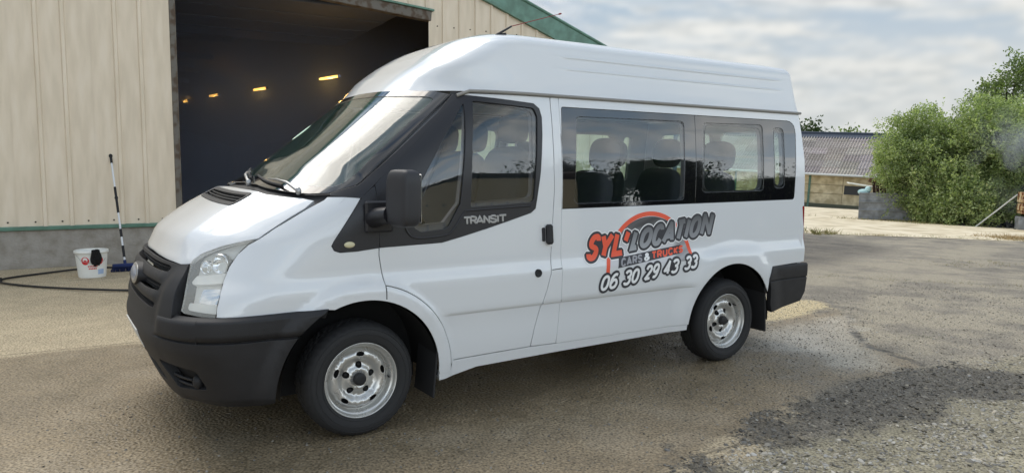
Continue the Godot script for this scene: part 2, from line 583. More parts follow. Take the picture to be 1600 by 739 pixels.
func wheel(van: Node3D, at: Vector3, s: float, turn: float) -> void:
	var b := Basis(Vector3(cos(turn), sin(turn), 0), Vector3(-sin(turn), cos(turn), 0) , Vector3(0, 0, 1))
	var g := part_group("wheel", van, at, Basis.IDENTITY if s > 0 else Basis(Vector3.UP, PI))
	# tyre: outer face towards +z
	var mb := MB.new()
	var prof := [[.206, .004], [.212, .012], [.226, .018], [.246, .0225], [.262, .0235], [.276, .021], [.290, .014], [.302, .002], [.3105, -.012], [.3155, -.026], [.3175, -.044], [.318, -.06], [.311, -.062], [.311, -.070], [.318, -.072], [.3185, -.095], [.3115, -.097], [.3115, -.105], [.3185, -.107], [.318, -.13], [.311, -.132], [.311, -.14], [.3175, -.142], [.3155, -.165], [.308, -.182], [.285, -.2], [.24, -.205], [.2, -.19]]
	var seg := 160
	var prev := -1
	for k in prof.size():
		var i0 := mb.v.size()
		var p0: Array = prof[maxi(k - 1, 0)]
		var p1: Array = prof[mini(k + 1, prof.size() - 1)]
		var nn := Vector2(p1[0] - p0[0], p1[1] - p0[1]).normalized()
		nn = Vector2(-nn.y, nn.x)
		for j in seg + 1:
			var t := TAU * j / seg
			var rd := Vector3(cos(t), sin(t), 0)
			var r: float = prof[k][0]
			var dn := 0.0
			if r > .298:
				var ph: float = fposmod(j + prof[k][1] * 60.0, 4.0)
				if ph < 1.2: r -= .0055
				dn = .25 if ph < 1.2 else 0.0
			mb.vert(rd * r + Vector3(0, 0, prof[k][1]), (rd * (nn.x + dn * .2) + Vector3(0, 0, nn.y)).normalized())
		if prev >= 0:
			for j in seg: mb.quad(prev + j, prev + j + 1, i0 + j + 1, i0 + j)
		prev = i0
	# raised rings and a band of raised marks on the sidewall
	for rr in [[.2215, .0175], [.2555, .0242], [.283, .0195]]:
		mb.lathe([Vector2(rr[0] - .002, rr[1] - .001), Vector2(rr[0] - .001, rr[1] + .0016), Vector2(rr[0] + .001, rr[1] + .0016), Vector2(rr[0] + .002, rr[1] - .001)], Vector3.ZERO, Basis.IDENTITY, 72)
	obj("tyre", mb, M.rubber, g)
	# pressed steel rim
	var h := [[.030, -.036], [.040, -.034], [.052, -.030], [.062, -.034], [.076, -.046], [.090, -.050], [.102, -.044], [.114, -.030], [.124, -.0225], [.136, -.020], [.150, -.024], [.162, -.036], [.170, -.050], [.174, -.058]]
	var hz := func(x: float, y: float) -> Vector3:
		var q := b * Vector3(x, y, 0)
		return Vector3(q.x, q.y, tab(h, Vector2(x, y).length()))
	var disc := PackedVector2Array()
	for k in 72: disc.append(Vector2(cos(TAU * k / 72), sin(TAU * k / 72)) * .1735)
	var holes := []
	var ctr := PackedVector2Array()
	for k in 24: ctr.append(Vector2(cos(TAU * k / 24), sin(TAU * k / 24)) * .034)
	holes.append(ctr)
	for k in 5:
		var a := TAU * k / 5
		var l := PackedVector2Array()
		for j in 14: l.append(Vector2(cos(a), sin(a)) * .077 + Vector2(cos(TAU * j / 14), sin(TAU * j / 14)) * .0195)
		holes.append(l)
		var sl := PackedVector2Array()
		for j in 20:
			var t := TAU * j / 20
			var rr := .1400 + .0145 * sin(t)
			var aa := a + TAU / 10 * 0.0 + (.20) * cos(t) * (0.9 if absf(cos(t)) > .7 else 1.0)
			sl.append(Vector2(cos(aa), sin(aa)) * rr)
		holes.append(sl)
	var rim := MB.new()
	panel(rim, disc, holes, hz, Vector3(0, 0, 1), .0125, .003)
	var rp := [Vector2(.172, -.056), Vector2(.176, -.058), Vector2(.1795, -.05), Vector2(.181, -.034), Vector2(.1835, -.022), Vector2(.189, -.0185), Vector2(.1945, -.0165), Vector2(.197, -.008), Vector2(.1995, .002), Vector2(.203, .0085), Vector2(.207, .0095), Vector2(.2095, .006), Vector2(.2095, -.004)]
	rim.lathe(rp, Vector3.ZERO, b, 96, 1.0)
	obj("rim", rim, M.steel, g)
	var dk := MB.new()
	dk.lathe([Vector2(.0, -.062), Vector2(.178, -.062), Vector2(.178, -.1)], Vector3.ZERO, b, 40)
	obj("brake_drum", dk, M.dark, g)
	for k in 5:
		var a := TAU * k / 5
		var nt := MB.new()
		var pc := b * (Vector3(cos(a), sin(a), 0) * .077)
		nt.lathe([Vector2(.0115, -.06), Vector2(.0115, -.047), Vector2(.009, -.043), Vector2(0.0, -.0425)], pc, Basis.IDENTITY, 6)
		obj("wheel_nut", nt, M.dark, g)
	var cap := MB.new()
	cap.lathe([Vector2(.0345, -.04), Vector2(.0345, -.012), Vector2(.031, -.006), Vector2(.02, -.0035), Vector2(0, -.003)], Vector3.ZERO, b, 32)
	obj("hub_cap", cap, M.plastic, g)
	var vl := MB.new()
	var vp := b * Vector3(.166, -.06, 0)
	vl.tube([vp + Vector3(0, 0, -.05), vp * .97 + Vector3(0, 0, -.015)], .004, 6)
	obj("valve", vl, M.plastic, g)
	var wt := MB.new()
	for j in 8:
		var t := -.78 + .05 * j - turn
		wt.box(b * Vector3(cos(t) * .2, sin(t) * .2, 0) + Vector3(0, 0, .004), Vector3(.006, .0105, .006), Basis(Vector3(0, 0, 1), atan2((b * Vector3(cos(t), sin(t), 0)).y, (b * Vector3(cos(t), sin(t), 0)).x)), .001)
	obj("balance_weight", wt, M.zinc, g)

func build_van() -> void:
	var van := thing("passenger_van", "white high-roof passenger van with black bumpers and lettering on its side", "van")
	var gap := .0045
	var ws_bottom := [0.0, 1.378, .3, 1.372, .58, 1.348, .79, 1.327, .84, 1.332]
	var L1 := arc(0, .315, .452, 0, 112, 26)
	var arch_out := arc(0, .315, .538, 77, 0, 22)
	var seam := [-.51, 1.112, -.43, 1.163, -.34, 1.213, -.26, 1.258, -.17, 1.302]
	# lamp edge, shared by lamp and fender
	var lamp_back := [-.74, .742, -.733, .79, -.71, .86, -.685, .92, -.655, .98, -.61, 1.04, -.56, 1.085, -.51, 1.112]
	for s in [1.0, -1.0]:
		var hint := Vector3(-.3, 0, s)
		# ---- front wing
		var pl := poly(lamp_back + seam.slice(2) + [-.15, 1.318, -.06, 1.318, .02, 1.312, -.15, 1.085, -.162, 1.063, -.15, 1.04, -.12, 1.028, -.02, 1.03, .10, 1.042, .098, 1.0, .108, .92, .12, .842])
		pl.append_array(arch_out)
		pl.append_array(PackedVector2Array([Vector2(.538, .29), Vector2(.458, .29)]))
		pl.append_array(L1)
		pl.append_array(poly([-.24, .742, -.36, .742, -.50, .736, -.62, .738]))
		var mb := MB.new()
		panel(mb, shrink(pl, gap), [], side_fn(s), hint, .028, .007)
		var fw := obj("front_wing", mb, M.paint, van)
		mb = MB.new()
		panel(mb, shrink(rounded(poly(FENDER_TRIM), [.0, 0, 0, 0, .0, .03, .03, .0]), .001), [], side_fn(s, .004), hint, .03, .012)
		obj("wing_trim", mb, M.trim, fw)
		mb = MB.new()
		var ip := side_pt(-.068, 1.066, s, .0)
		var inn := (side_pt(-.068, 1.066, s, .05) - ip).normalized()
		mb.ball(ip + inn * .004, Vector3(.03, .017, .014), Basis(Vector3.UP.cross(inn).normalized(), Vector3.UP, inn), 20, 10)
		obj("indicator", mb, M.amber, fw)
		# dark seam across the flare where wing and arch extension meet
		mb = MB.new()
		panel(mb, poly([.116, .836, .121, .836, .121, .765, .116, .765]), [], side_fn(s, .0012), hint, .02, 0.0)
		obj("arch_joint", mb, M.seam, fw)
		# ---- front door
		var dn := arch_out.duplicate()
		dn.reverse()
		pl = poly([.10, 1.042, .48, 1.05, .60, 1.075, .78, 1.117, .96, 1.163, 1.10, 1.2, 1.135, 1.225, 1.145, 1.27, 1.18, 1.45, 1.208, 1.68, 1.213, 1.79, 1.20, 1.84, 1.16, 1.868, .70, 1.900, .683, 1.902, .70, 1.913, 1.292, 1.918, 1.29, 1.72, 1.283, 1.32, 1.252, .99, 1.235, .82, 1.205, .72, 1.16, .60, 1.125, .48, 1.10, .365, .79, .362, .56, .358])
		pl.append_array(dn)
		pl.append_array(poly([.12, .842, .108, .92, .098, 1.0]))
		mb = MB.new()
		panel(mb, shrink(pl, gap), [], side_fn(s), hint, .035, .007, [.622, .626, .63, .634, .9, .88, .86, .84, .82])
		var door := obj("front_door", mb, M.paint, van)
		var glass1 := rounded(poly([.745, 1.868, .70, 1.60, .672, 1.243, 1.108, 1.262, 1.128, 1.28, 1.165, 1.6, 1.182, 1.79, 1.16, 1.842]), [.01, 0, .015, .02, .02, 0, .04, .03])
		var glassq := rounded(poly([.695, 1.866, .655, 1.58, .612, 1.27, .53, 1.14, .50, 1.122, .35, 1.112, .305, 1.14, .288, 1.22, .33, 1.345, .52, 1.632]), [.01, 0, .03, .03, .03, .04, .04, .05, .03, 0])
		pl = poly([.104, 1.042, .48, 1.05, .60, 1.075, .78, 1.117, .96, 1.163, 1.10, 1.2, 1.135, 1.225, 1.145, 1.27, 1.18, 1.45, 1.208, 1.68, 1.213, 1.79, 1.20, 1.84, 1.16, 1.868, .70, 1.900] + PILLAR_LINE.slice(0, 8) + [.104, 1.38])
		mb = MB.new()
		panel(mb, shrink(pl, .001), [glass1, glassq], side_fn(s, .003), hint, .03, .02)
		obj("door_trim", mb, M.trim, door)
		# raised bead under the glass, stepping down towards the mirror
		mb = MB.new()
		var bead := smooth_line(poly([.24, 1.2, .27, 1.115, .33, 1.082, .50, 1.09, .555, 1.12, .63, 1.215, .68, 1.226, 1.10, 1.243]), 5)
		var bp := []
		for q in bead: bp.append(side_pt(q.x, q.y, s, .004))
		mb.tube(bp, .006, 6)
		obj("trim_bead", mb, M.trim, door)
		for gl in [[glass1, "door_window"], [glassq, "quarter_window"]]:
			mb = MB.new()
			panel(mb, gl[0], [], side_fn(s, -.006), hint, .05, 0.0)
			panel(mb, gl[0], [], side_fn(s, -.0105), hint, .05, 0.0)
			obj(gl[1], mb, M.glass, door)
		# handle in its recess
		mb = MB.new()
		panel(mb, rounded(poly([1.165, .985, 1.262, .985, 1.262, 1.143, 1.165, 1.143]), .02), [], side_fn(s, .0015), hint, .02, 0.0)
		obj("handle_recess", mb, M.paint_shade, door)
		mb = MB.new()
		var hp := side_pt(1.215, 1.063, s)
		mb.box(hp + Vector3(.012, 0, s * .016), Vector3(.05, .125, .034), Basis(Vector3.RIGHT, -.1 * s), .012)
		mb.box(hp + Vector3(-.026, 0, s * .005), Vector3(.022, .085, .012), Basis(Vector3.RIGHT, -.1 * s), .004)
		obj("door_handle", mb, M.plastic, door)
		mb = MB.new()
		mb.lathe([Vector2(.025, -.01), Vector2(.025, .006), Vector2(.019, .009), Vector2(.015, .005), Vector2(0, .005)], side_pt(1.135, .828, s), Basis(Vector3.RIGHT, Vector3.UP * s, Vector3(0, 0, s)), 24)
		obj("door_lock", mb, M.plastic, door)
		# ---- mirror
		var mr := part_group("door_mirror", van)
		mb = MB.new()
		mb.ball(Vector3(.158, 1.313, s * 1.148), Vector3(.060, .150, .092), Basis(Vector3.UP, .25 * s) * Basis(Vector3.FORWARD, .03), 36, 22, .42)
		obj("mirror_housing", mb, M.mirror_black, mr)
		mb = MB.new()
		mb.tube([Vector3(.07, 1.2, s * .955), Vector3(.085, 1.215, s * 1.01), Vector3(.11, 1.225, s * 1.08)], [.055, .048, .045], 14)
		mb.box(Vector3(.10, 1.21, s * .962), Vector3(.16, .17, .025), Basis.IDENTITY, .01)
		obj("mirror_arm", mb, M.trim, mr)
		mb = MB.new()
		var mbz := Basis(Vector3.UP, .25 * s)
		mb.box(Vector3(.158, 1.313, s * 1.148) + mbz * Vector3(.0605, .0, 0), Vector3(.004, .25, .145), mbz, .001)
		obj("mirror_glass", mb, M.chrome, mr)
		# ---- A pillar
		pl = poly([-.135, 1.322, -.125, 1.338, .02, 1.378, .10, 1.44, .18, 1.502, .35, 1.64, .53, 1.79, .645, 1.905, .683, 1.902] + PILLAR_LINE + [-.06, 1.316])
		mb = MB.new()
		panel(mb, shrink(pl, .0015), [], side_fn(s, .004), hint, .03, .02)
		obj("windscreen_pillar", mb, M.trim, van)
		# ---- pillar between door and side
		pl = poly([1.292, 1.918, 1.36, 1.919, 1.345, 1.32, 1.325, .96, 1.322, .76, 1.312, .51, 1.30, .36, 1.10, .365, 1.125, .48, 1.16, .60, 1.205, .72, 1.235, .82, 1.252, .99, 1.283, 1.32, 1.29, 1.72])
		mb = MB.new()
		panel(mb, shrink(pl, gap), [], side_fn(s), hint, .03, .007, [.622, .626, .63, .634, .9, .88, .86, .84, .82])
		var pil := obj("door_pillar", mb, M.paint, van)
		mb = MB.new()
		panel(mb, poly([1.243, .843, 1.322, .847, 1.322, .842, 1.243, .838]), [], side_fn(s, .0012), hint, .02, 0.0)
		obj("pillar_joint", mb, M.seam, pil)
		# ---- side panel with its windows
		var L2 := arc(2.933, .315, .452, 176, 26, 34)
		pl = poly([1.36, 1.919, 3.80, 1.924, 3.825, 1.55, 3.812, 1.13, 3.79, .725, 3.39, .712, 3.345, .62])
		var l2 := L2.duplicate()
		l2.reverse()
		pl.append_array(l2)
		pl.append_array(poly([2.46, .352, 1.30, .36, 1.312, .51, 1.322, .76, 1.325, .96, 1.345, 1.32]))
		var band := rounded(poly([1.372, 1.862, 1.315, 1.213, 3.685, 1.228, 3.745, 1.862]), [.02, .03, .035, .10])
		mb = MB.new()
		panel(mb, shrink(pl, .002), [band], side_fn(s), hint, .04, .007, [.622, .626, .63, .634, .9, .88, .86, .84, .82])
		var side := obj("side_panel", mb, M.paint, van)
		var wins := [[rounded(poly([1.345, 1.862, 1.29, 1.213, 2.539, 1.2205, 2.579, 1.862]), 0.0), rounded(poly([1.488, 1.805, 1.437, 1.245, 2.43, 1.25, 2.468, 1.812]), .035)], [rounded(poly([2.585, 1.862, 2.545, 1.2205, 3.8, 1.228, 3.8, 1.862]), 0.0), rounded(poly([2.662, 1.808, 2.612, 1.30, 3.302, 1.305, 3.333, 1.818]), .04), rounded(poly([3.452, 1.80, 3.422, 1.32, 3.562, 1.325, 3.588, 1.80]), .05)]]
		for w in wins:
			var bd: Array = Geometry2D.intersect_polygons(w[0], shrink(band, .004))
			mb = MB.new()
			panel(mb, bd[0], w.slice(1), side_fn(s, -.002), hint, .05, .008)
			var wf := obj("window_surround", mb, M.frit, side)
			mb = MB.new()
			panel(mb, bd[0], [], side_fn(s, -.005), hint, .06, 0.0045 if s < 0 else 0.0)
			panel(mb, bd[0], [], side_fn(s, -.0095), -hint if s < 0 else hint, .06, 0.0)
			obj("side_window", mb, M.tinted_glass if s < 0 else M.glass, side)
		mb = MB.new()
		panel(mb, shrink(band, -.001), [shrink(band, .0045)], side_fn(s, -.001), hint, .05, .006)
		obj("window_seal", mb, M.rubber, side)
		# sill under door and side
		mb = MB.new()
		panel(mb, poly([.462, .292, .54, .292, .56, .352, 1.10, .360, 1.30, .355, 2.475, .347, 2.474, .31, 1.3, .302, .72, .292, .56, .262, .462, .252]), [], side_fn(s, -.004), hint, .04, .05)
		obj("sill", mb, M.paint, van)
		# rear bumper corner
		mb = MB.new()
		var rbm := poly([3.39, .712, 3.83, .712, 3.84, .60, 3.835, .47, 3.79, .40, 3.41, .345, 3.385, .41, 3.37, .54, 3.345, .618])
		panel(mb, rbm, [], func(x: float, y: float) -> Vector3: return side_pt(x, y, s, .009 - .01 * (1.0 - sst(0, .008, absf(y - .598))) - .009 * sst(.70, .712, y)), hint, .03, .04, [.588, .592, .596, .6, .604, .608, .7, .705])
		obj("rear_bumper_corner", mb, M.plastic, van)
		# tail lamp wrapped round the corner
		mb = MB.new()
		mb.box(Vector3(3.806, .96, s * .915), Vector3(.03, .44, .09), Basis(Vector3.FORWARD, -.02), .012)
		obj("tail_lamp", mb, M.red, van)
		# roof gutter
		mb = MB.new()
		var gp := []
		for k in 40:
			var x := lerpf(.665, 3.812, k / 39.0)
			gp.append(side_pt(x, 1.925 - .03 * sst(.72, .665, x), s, .01))
		mb.tube(gp, .0105, 8)
		obj("roof_gutter", mb, M.seal_grey, van)
		# mudflaps
		mb = MB.new()
		mb.box(Vector3(.437, .335, s * .845), Vector3(.012, .36, .25), Basis(Vector3.FORWARD, .10), .004)
		obj("mudflap", mb, M.rubber, van)
		mb = MB.new()
		mb.box(Vector3(3.355, .37, s * .82), Vector3(.014, .36, .29), Basis(Vector3.FORWARD, -.06), .005)
		obj("mudflap", mb, M.rubber, van)
		# ---- head lamp
		var lp := poly(lamp_back)
		lp.append_array(poly([-.585, 1.098, -.66, 1.072, -.74, 1.038, -.785, 1.01, -.803, .985, -.822, .93, -.845, .86, -.872, .765, -.86, .755, -.80, .745]))
		lp = rounded(shrink(lp, .003), .0)
		var hl := part_group("headlamp", van)
		mb = MB.new()
		panel(mb, lp, [], side_fn(s, .001), hint, .02, .012)
		obj("lamp_lens", mb, M.lens, hl)
		mb = MB.new()
		panel(mb, shrink(lp, .006), [], side_fn(s, -.055), hint, .03, -.05)
		obj("lamp_housing", mb, M.lamp_inner, hl)
		# upper projector, shelf and lower reflector box
		var pn := (side_pt(-.68, .95, s, .0) - side_pt(-.68, .95, s, -.05)).normalized()
		pn = (pn + Vector3(-.35, .05, 0)).normalized()
		var bx := Vector3.UP.cross(pn).normalized()
		var lb := Basis(bx, pn.cross(bx), pn)
		for k in [[-.70, .985, .046], [-.762, .965, .030]]:
			mb = MB.new()
			mb.lathe([Vector2(k[2] * 1.12, -.01), Vector2(k[2] * 1.12, .026), Vector2(k[2], .030), Vector2(k[2] * .9, .022), Vector2(k[2] * .7, .004), Vector2(k[2] * .35, -.008), Vector2(0, -.012)], side_pt(k[0], k[1], s, -.05), lb, 28)
			obj("reflector", mb, M.chrome, hl)
		mb = MB.new()
		panel(mb, rounded(poly([-.672, .945, -.80, .925, -.835, .885, -.69, .90]), .012), [], side_fn(s, -.022), hint, .02, .03)
		panel(mb, rounded(poly([-.735, .80, -.85, .80, -.86, .768, -.745, .757]), .01), [], side_fn(s, -.024), hint, .02, .03)
		obj("lamp_shelf", mb, M.lamp_inner, hl)
		mb = MB.new()
		panel(mb, rounded(poly([-.715, .87, -.80, .862, -.83, .80, -.75, .795]), .01), [], side_fn(s, -.045), hint, .02, -.015)
		obj("turn_reflector", mb, M.chrome, hl)
		# ---- wheels
		wheel(van, Vector3(0, .3175, s * .925), s, .27 if s > 0 else .5)
		wheel(van, Vector3(2.933, .3175, s * .925), s, 1.0)
		# wheel housings
		for xc in [0.0, 2.933]:
			mb = MB.new()
			var prev := -1
			for k in 25:
				var a := deg_to_rad(lerpf(-4, 184, k / 24.0))
				var o := Vector3(cos(a), sin(a), 0)
				var i0 := mb.v.size()
				mb.vert(Vector3(xc, .315, s * .965) + o * .448, -o)
				mb.vert(Vector3(xc, .315, s * .58) + o * .46, -o)
				if prev >= 0: mb.quad(prev, prev + 1, i0 + 1, i0)
				prev = i0
			mb.box(Vector3(xc, .5, s * .57), Vector3(.95, .62, .02))
			mb.box(Vector3(xc, .84, s * .74), Vector3(1.1, .05, .42))
			obj("wheel_housing", mb, M.dark, van)
	# ---- inside lining: dark inner skin of both sides with window openings
	for s in [1.0, -1.0]:
		var mb := MB.new()
		var pl := poly([-.10, 1.26, .64, 1.895, 3.76, 1.91, 3.78, .82, .1, .86, .1, 1.0])
		var op := [poly([.69, 1.85, .6, 1.27, .5, 1.16, .36, 1.15, .34, 1.25, .52, 1.6]), rounded(poly([.72, 1.85, .66, 1.27, 1.11, 1.29, 1.15, 1.82]), .05)]
		var wins := [op[0], op[1]]
		if s > 0: wins.append(rounded(poly([1.475, 1.80, 1.43, 1.25, 2.43, 1.25, 2.465, 1.80]), .05))
		else: wins.append_array([rounded(poly([1.47, 1.79, 1.43, 1.26, 1.95, 1.26, 2.0, 1.79]), .07), rounded(poly([2.10, 1.79, 2.06, 1.26, 2.41, 1.26, 2.44, 1.79]), .07)])
		wins.append_array([ rounded(poly([2.68, 1.79, 2.63, 1.31, 3.28, 1.31, 3.31, 1.79]), .07), rounded(poly([3.46, 1.78, 3.44, 1.34, 3.55, 1.34, 3.57, 1.78]), .05)])
		panel(mb, pl, wins, side_fn(s, -.045), Vector3(0, 0, -s), .06, .04)
		obj("inner_lining", mb, M.lining, van)
	# ---- bonnet
	var half := [0.0, .992, .28, .989, .50, .984, .585, .980, .66, .986, .70, 1.03, .775, 1.072, .83, 1.095, .868, 1.113, .867, 1.163, .865, 1.21, .862, 1.258, .848, 1.300, .80, 1.312, .65, 1.325, .43, 1.337, .18, 1.343, 0, 1.345]
	var bl := mir(poly(half))
	var vent := rounded(poly([-.27, 1.283, -.245, 1.326, .52, 1.312, .525, 1.258, .30, 1.266]), [.02, .02, .02, .02, .0])
	var bon := func(z: float, y: float) -> Vector3:
		var p := front_pt(z, y)
		var up := Vector3(-.45, .9, 0)
		return p + up * (.012 * sst(.62, .50, absf(z)) * sst(1.0, 1.1, y) - .012 * sst(.02, 0.0, y - .985))
	var mb := MB.new()
	panel(mb, shrink(bl, gap), [vent], bon, Vector3(-.5, .8, 0), .024, .025)
	var bn := obj("bonnet", mb, M.paint, van)
	mb = MB.new()
	panel(mb, vent, [], func(z: float, y: float) -> Vector3: return bon.call(z, y) + Vector3(.02, -.02, 0), Vector3(-.5, .8, 0), .04, 0.0)
	obj("vent_recess", mb, M.dark, bn)
	mb = MB.new()
	panel(mb, shrink(vent, -.004), [shrink(vent, .007)], func(z: float, y: float) -> Vector3: return bon.call(z, y) + Vector3(-.002, .004, 0), Vector3(-.5, .8, 0), .04, .02)
	obj("vent_frame", mb, M.plastic, bn)
	for k in 4:
		var tp := []
		for j in 12:
			var z := lerpf(-.25, .51, j / 11.0)
			var y := lerpf(lerpf(1.287, 1.262, j / 11.0), lerpf(1.326, 1.311, j / 11.0), (k + .6) / 4.2)
			tp.append(bon.call(z, y) + Vector3(.004, -.004, 0))
		mb = MB.new()
		mb.tube(tp, .0055, 6)
		obj("vent_slat", mb, M.plastic, bn)
	# ---- cowl, windscreen
	var wsb := [0.0, 1.378, .3, 1.372, .58, 1.350, .79, 1.330, .845, 1.335]
	mb = MB.new()
	var cp := mir(poly([0, 1.338, .18, 1.336, .43, 1.330, .65, 1.318, .80, 1.305, .86, 1.30, .88, 1.33, .845, 1.345, .79, 1.34, .58, 1.36, .3, 1.385, 0, 1.39]))
	panel(mb, cp, [], func(z: float, y: float) -> Vector3: return front_pt(z, y, -.012) + Vector3(0, -.018, 0), Vector3(-.5, .8, 0), .04, 0.0)
	obj("windscreen_cowl", mb, M.plastic, van)
	var wse := [.872, 1.378, .848, 1.505, .825, 1.64, .80, 1.79, .78, 1.905, .71, 1.924, .59, 1.930, .31, 1.942, 0, 1.95]
	var wsp := mir(poly(wsb + wse))
	mb = MB.new()
	panel(mb, shrink(wsp, .002), [rounded(shrink(wsp, .035), .03)], front_fn(-.001), Vector3(-.7, .6, 0), .04, .006)
	var wsf := obj("windscreen_border", mb, M.frit, van)
	mb = MB.new()
	panel(mb, shrink(wsp, .002), [], front_fn(-.005), Vector3(-.7, .6, 0), .05, 0.0)
	panel(mb, shrink(wsp, .002), [], front_fn(-.011), Vector3(-.7, .6, 0), .05, 0.0)
	obj("windscreen", mb, M.wglass, van)
	# sticker disc on the far side of the glass
	mb = MB.new()
	var dsc := PackedVector2Array()
	for k in 20: dsc.append(Vector2(-.30 + .05 * cos(TAU * k / 20), 1.70 + .05 * sin(TAU * k / 20)))
	panel(mb, dsc, [], front_fn(.0), Vector3(-.7, .6, 0), .03, 0.0)
	obj("windscreen_sticker", mb, M.sticker, van)
	# wipers
	for k in [[.77, 1.325, .40, 1.405, .60, .10], [.28, 1.36, -.14, 1.44, .06, -.42]]:
		var wp := part_group("wiper", van)
		mb = MB.new()
		var a := front_pt(k[0], k[1], .0) + Vector3(-.01, .02, 0)
		var e := front_pt(k[2], k[3], .03)
		var hi := a.lerp(e, .25) + Vector3(-.02, .03, 0)
		mb.tube([a, hi, a.lerp(e, .6) + Vector3(-.015, .022, 0), e], [.009, .008, .006, .004], 8)
		mb.ball(a, Vector3(.016, .022, .016))
		obj("wiper_arm", mb, M.zinc, wp)
		mb = MB.new()
		var bl2 := []
		for j in 10:
			var z := lerpf(k[4], k[5], j / 9.0)
			bl2.append(front_pt(z, lerpf(1.37 if k[0] > .5 else 1.40, k[3] + .015, j / 9.0), .012))
		mb.tube(bl2, .008, 6)
		obj("wiper_blade", mb, M.rubber, wp)
	# ---- grille
	var gr := part_group("grille", van)
	var gpl := mir(poly([0, .985, .28, .983, .50, .978, .585, .974, .672, .98, .70, .93, .715, .88, .742, .80, .76, .735, .5, .70, 0, .69]))
	var slot_a := mir(poly([0, .972, .3, .970, .52, .966, .56, .955, .545, .932, 0, .936]))
	var slot_b := mir(poly([0, .885, .3, .884, .50, .880, .545, .872, .535, .838, .3, .832, 0, .832]))
	var slot_c := mir(poly([0, .785, .3, .784, .49, .782, .525, .775, .505, .735, .3, .722, 0, .72]))
	mb = MB.new()
	panel(mb, gpl, [slot_a, slot_b, slot_c], func(z: float, y: float) -> Vector3: return front_pt(z, y, .012 + .014 * (1.0 - sst(.0, .045, absf(y - .908)) + 1.0 - sst(.0, .045, absf(y - .81))) * sst(.6, .5, absf(z)) + .02 * sst(.55, .66, absf(z)) * sst(.99, .9, y)), Vector3(-1, 0, 0), .02, .05)
	obj("grille_frame", mb, M.plastic, gr)
	for sl in [slot_a, slot_b, slot_c]:
		mb = MB.new()
		panel(mb, shrink(sl, -.02), [], front_fn(-.035), Vector3(-1, 0, 0), .06, 0.0)
		obj("grille_recess", mb, M.dark, gr)
		mb = MB.new()
		var y0: float = sl[0].y
		var y1: float = y0
		for q in sl:
			y0 = minf(y0, q.y); y1 = maxf(y1, q.y)
		for k in 2:
			var tp := []
			for j in 25:
				var z := lerpf(-.53, .53, j / 24.0)
				tp.append(front_pt(z, lerpf(y0, y1, (k + 1.0) / 3.0), -.012))
			mb.tube(tp, .0035, 5)
		for k in 35:
			var z := -.51 + .03 * k
			mb.tube([front_pt(z, y0, -.014), front_pt(z, y1, -.014)], .0025, 4)
		obj("grille_mesh", mb, M.plastic, gr)
	mb = MB.new()
	var ec := front_pt(0, .862, .0)
	var eb := Basis(Vector3(0, 0, 1), Vector3(.17, .985, 0).normalized(), Vector3(-.985, .17, 0).normalized())
	var ell := func(k: float, h: float, m: MB) -> int:
		var i0 := m.v.size()
		for j in 41:
			var t := TAU * j / 40
			m.vert(ec + eb * Vector3(.125 * k * cos(t), .06 * k * sin(t), h), eb * Vector3(cos(t), sin(t) * 1.6, .4).normalized())
		return i0
	var pr := -1
	for k in [[1.1, -.02], [1.1, .028], [1.06, .036], [1.0, .036]]:
		var i0: int = ell.call(k[0], k[1], mb)
		if pr >= 0:
			for j in 40: mb.quad(pr + j, pr + j + 1, i0 + j + 1, i0 + j)
		pr = i0
	obj("emblem_housing", mb, M.plastic, gr)
	mb = MB.new()
	mb.ball(ec + eb * Vector3(0, 0, .034), Vector3(.125, .06, .016), eb, 32, 12)
	obj("emblem", mb, M.zinc, gr)
	mb = MB.new()
	mb.ball(ec + eb * Vector3(0, 0, .041), Vector3(.104, .046, .0125), eb, 32, 12)
	obj("emblem_field", mb, M.emblem_blue, gr)
	# ---- front bumper, centre and both corners
	var bs := func(x: float, y: float, s: float) -> Vector3: return side_pt(x, y, s, bump_off(y))
	mb = MB.new()
	var lo := []
	var hi2 := []
	for k in 12:
		var y := lerpf(.268, .745, k / 11.0)
		lo.append(Vector2(.90 * lut(LW, y), y))
	var jx := func(y: float) -> float: return lut(LX, y) + lut(LA, y) * (1.0 - pow(1.0 - pow(.90, 3.0), 1.0 / 3.0))
	var fp := PackedVector2Array([Vector2(0, .745)])
	for k in range(11, -1, -1): fp.append(lo[k])
	fp.append(Vector2(.5, .262)); fp.append(Vector2(0, .258))
	fp = mir(fp)
	var intake := rounded(mir(poly([0, .45, .42, .45, .46, .34, 0, .33])), .02)
	var fogs := []
	for s in [1.0, -1.0]:
		fogs.append(rounded(poly([s * .53, .49, s * .83, .475, s * .83, .365, s * .60, .335]), .025))
	var off_front := func(z: float, y: float) -> Vector3:
		var o := bump_off(y)
		var w := sst(.66, .56, absf(z))
		var oc := .012 + .018 * sst(.70, .60, y) * sst(.2, .3, y)
		return front_pt(z, y, lerpf(o, oc, w))
	panel(mb, fp, [intake] + fogs, off_front, Vector3(-1, 0, 0), .028, .05, [.612, .616, .62, .624, .628, .632, .73, .735, .74])
	for s in [1.0, -1.0]:
		var sp := PackedVector2Array()
		for k in 12:
			var y := lerpf(.268, .745, k / 11.0)
			sp.append(Vector2(jx.call(y), y))
		var ae := arc(0, .315, .478, 115.5, 181, 14)
		for q in ae: sp.append(q)
		sp.append(Vector2(-.475, .285)); sp.append(Vector2(-.56, .274))
		panel(mb, sp, [], func(x: float, y: float) -> Vector3: return bs.call(x, y, s), Vector3(-.4, 0, s), .028, .04, [.612, .616, .62, .624, .628, .632, .73, .735, .74])
	var bump := obj("front_bumper", mb, M.plastic, van)
	mb = MB.new()
	panel(mb, mir(poly([0, .44, .47, .44, .5, .28, 0, .27])), [], front_fn(-.04), Vector3(-1, 0, 0), .06, 0.0)
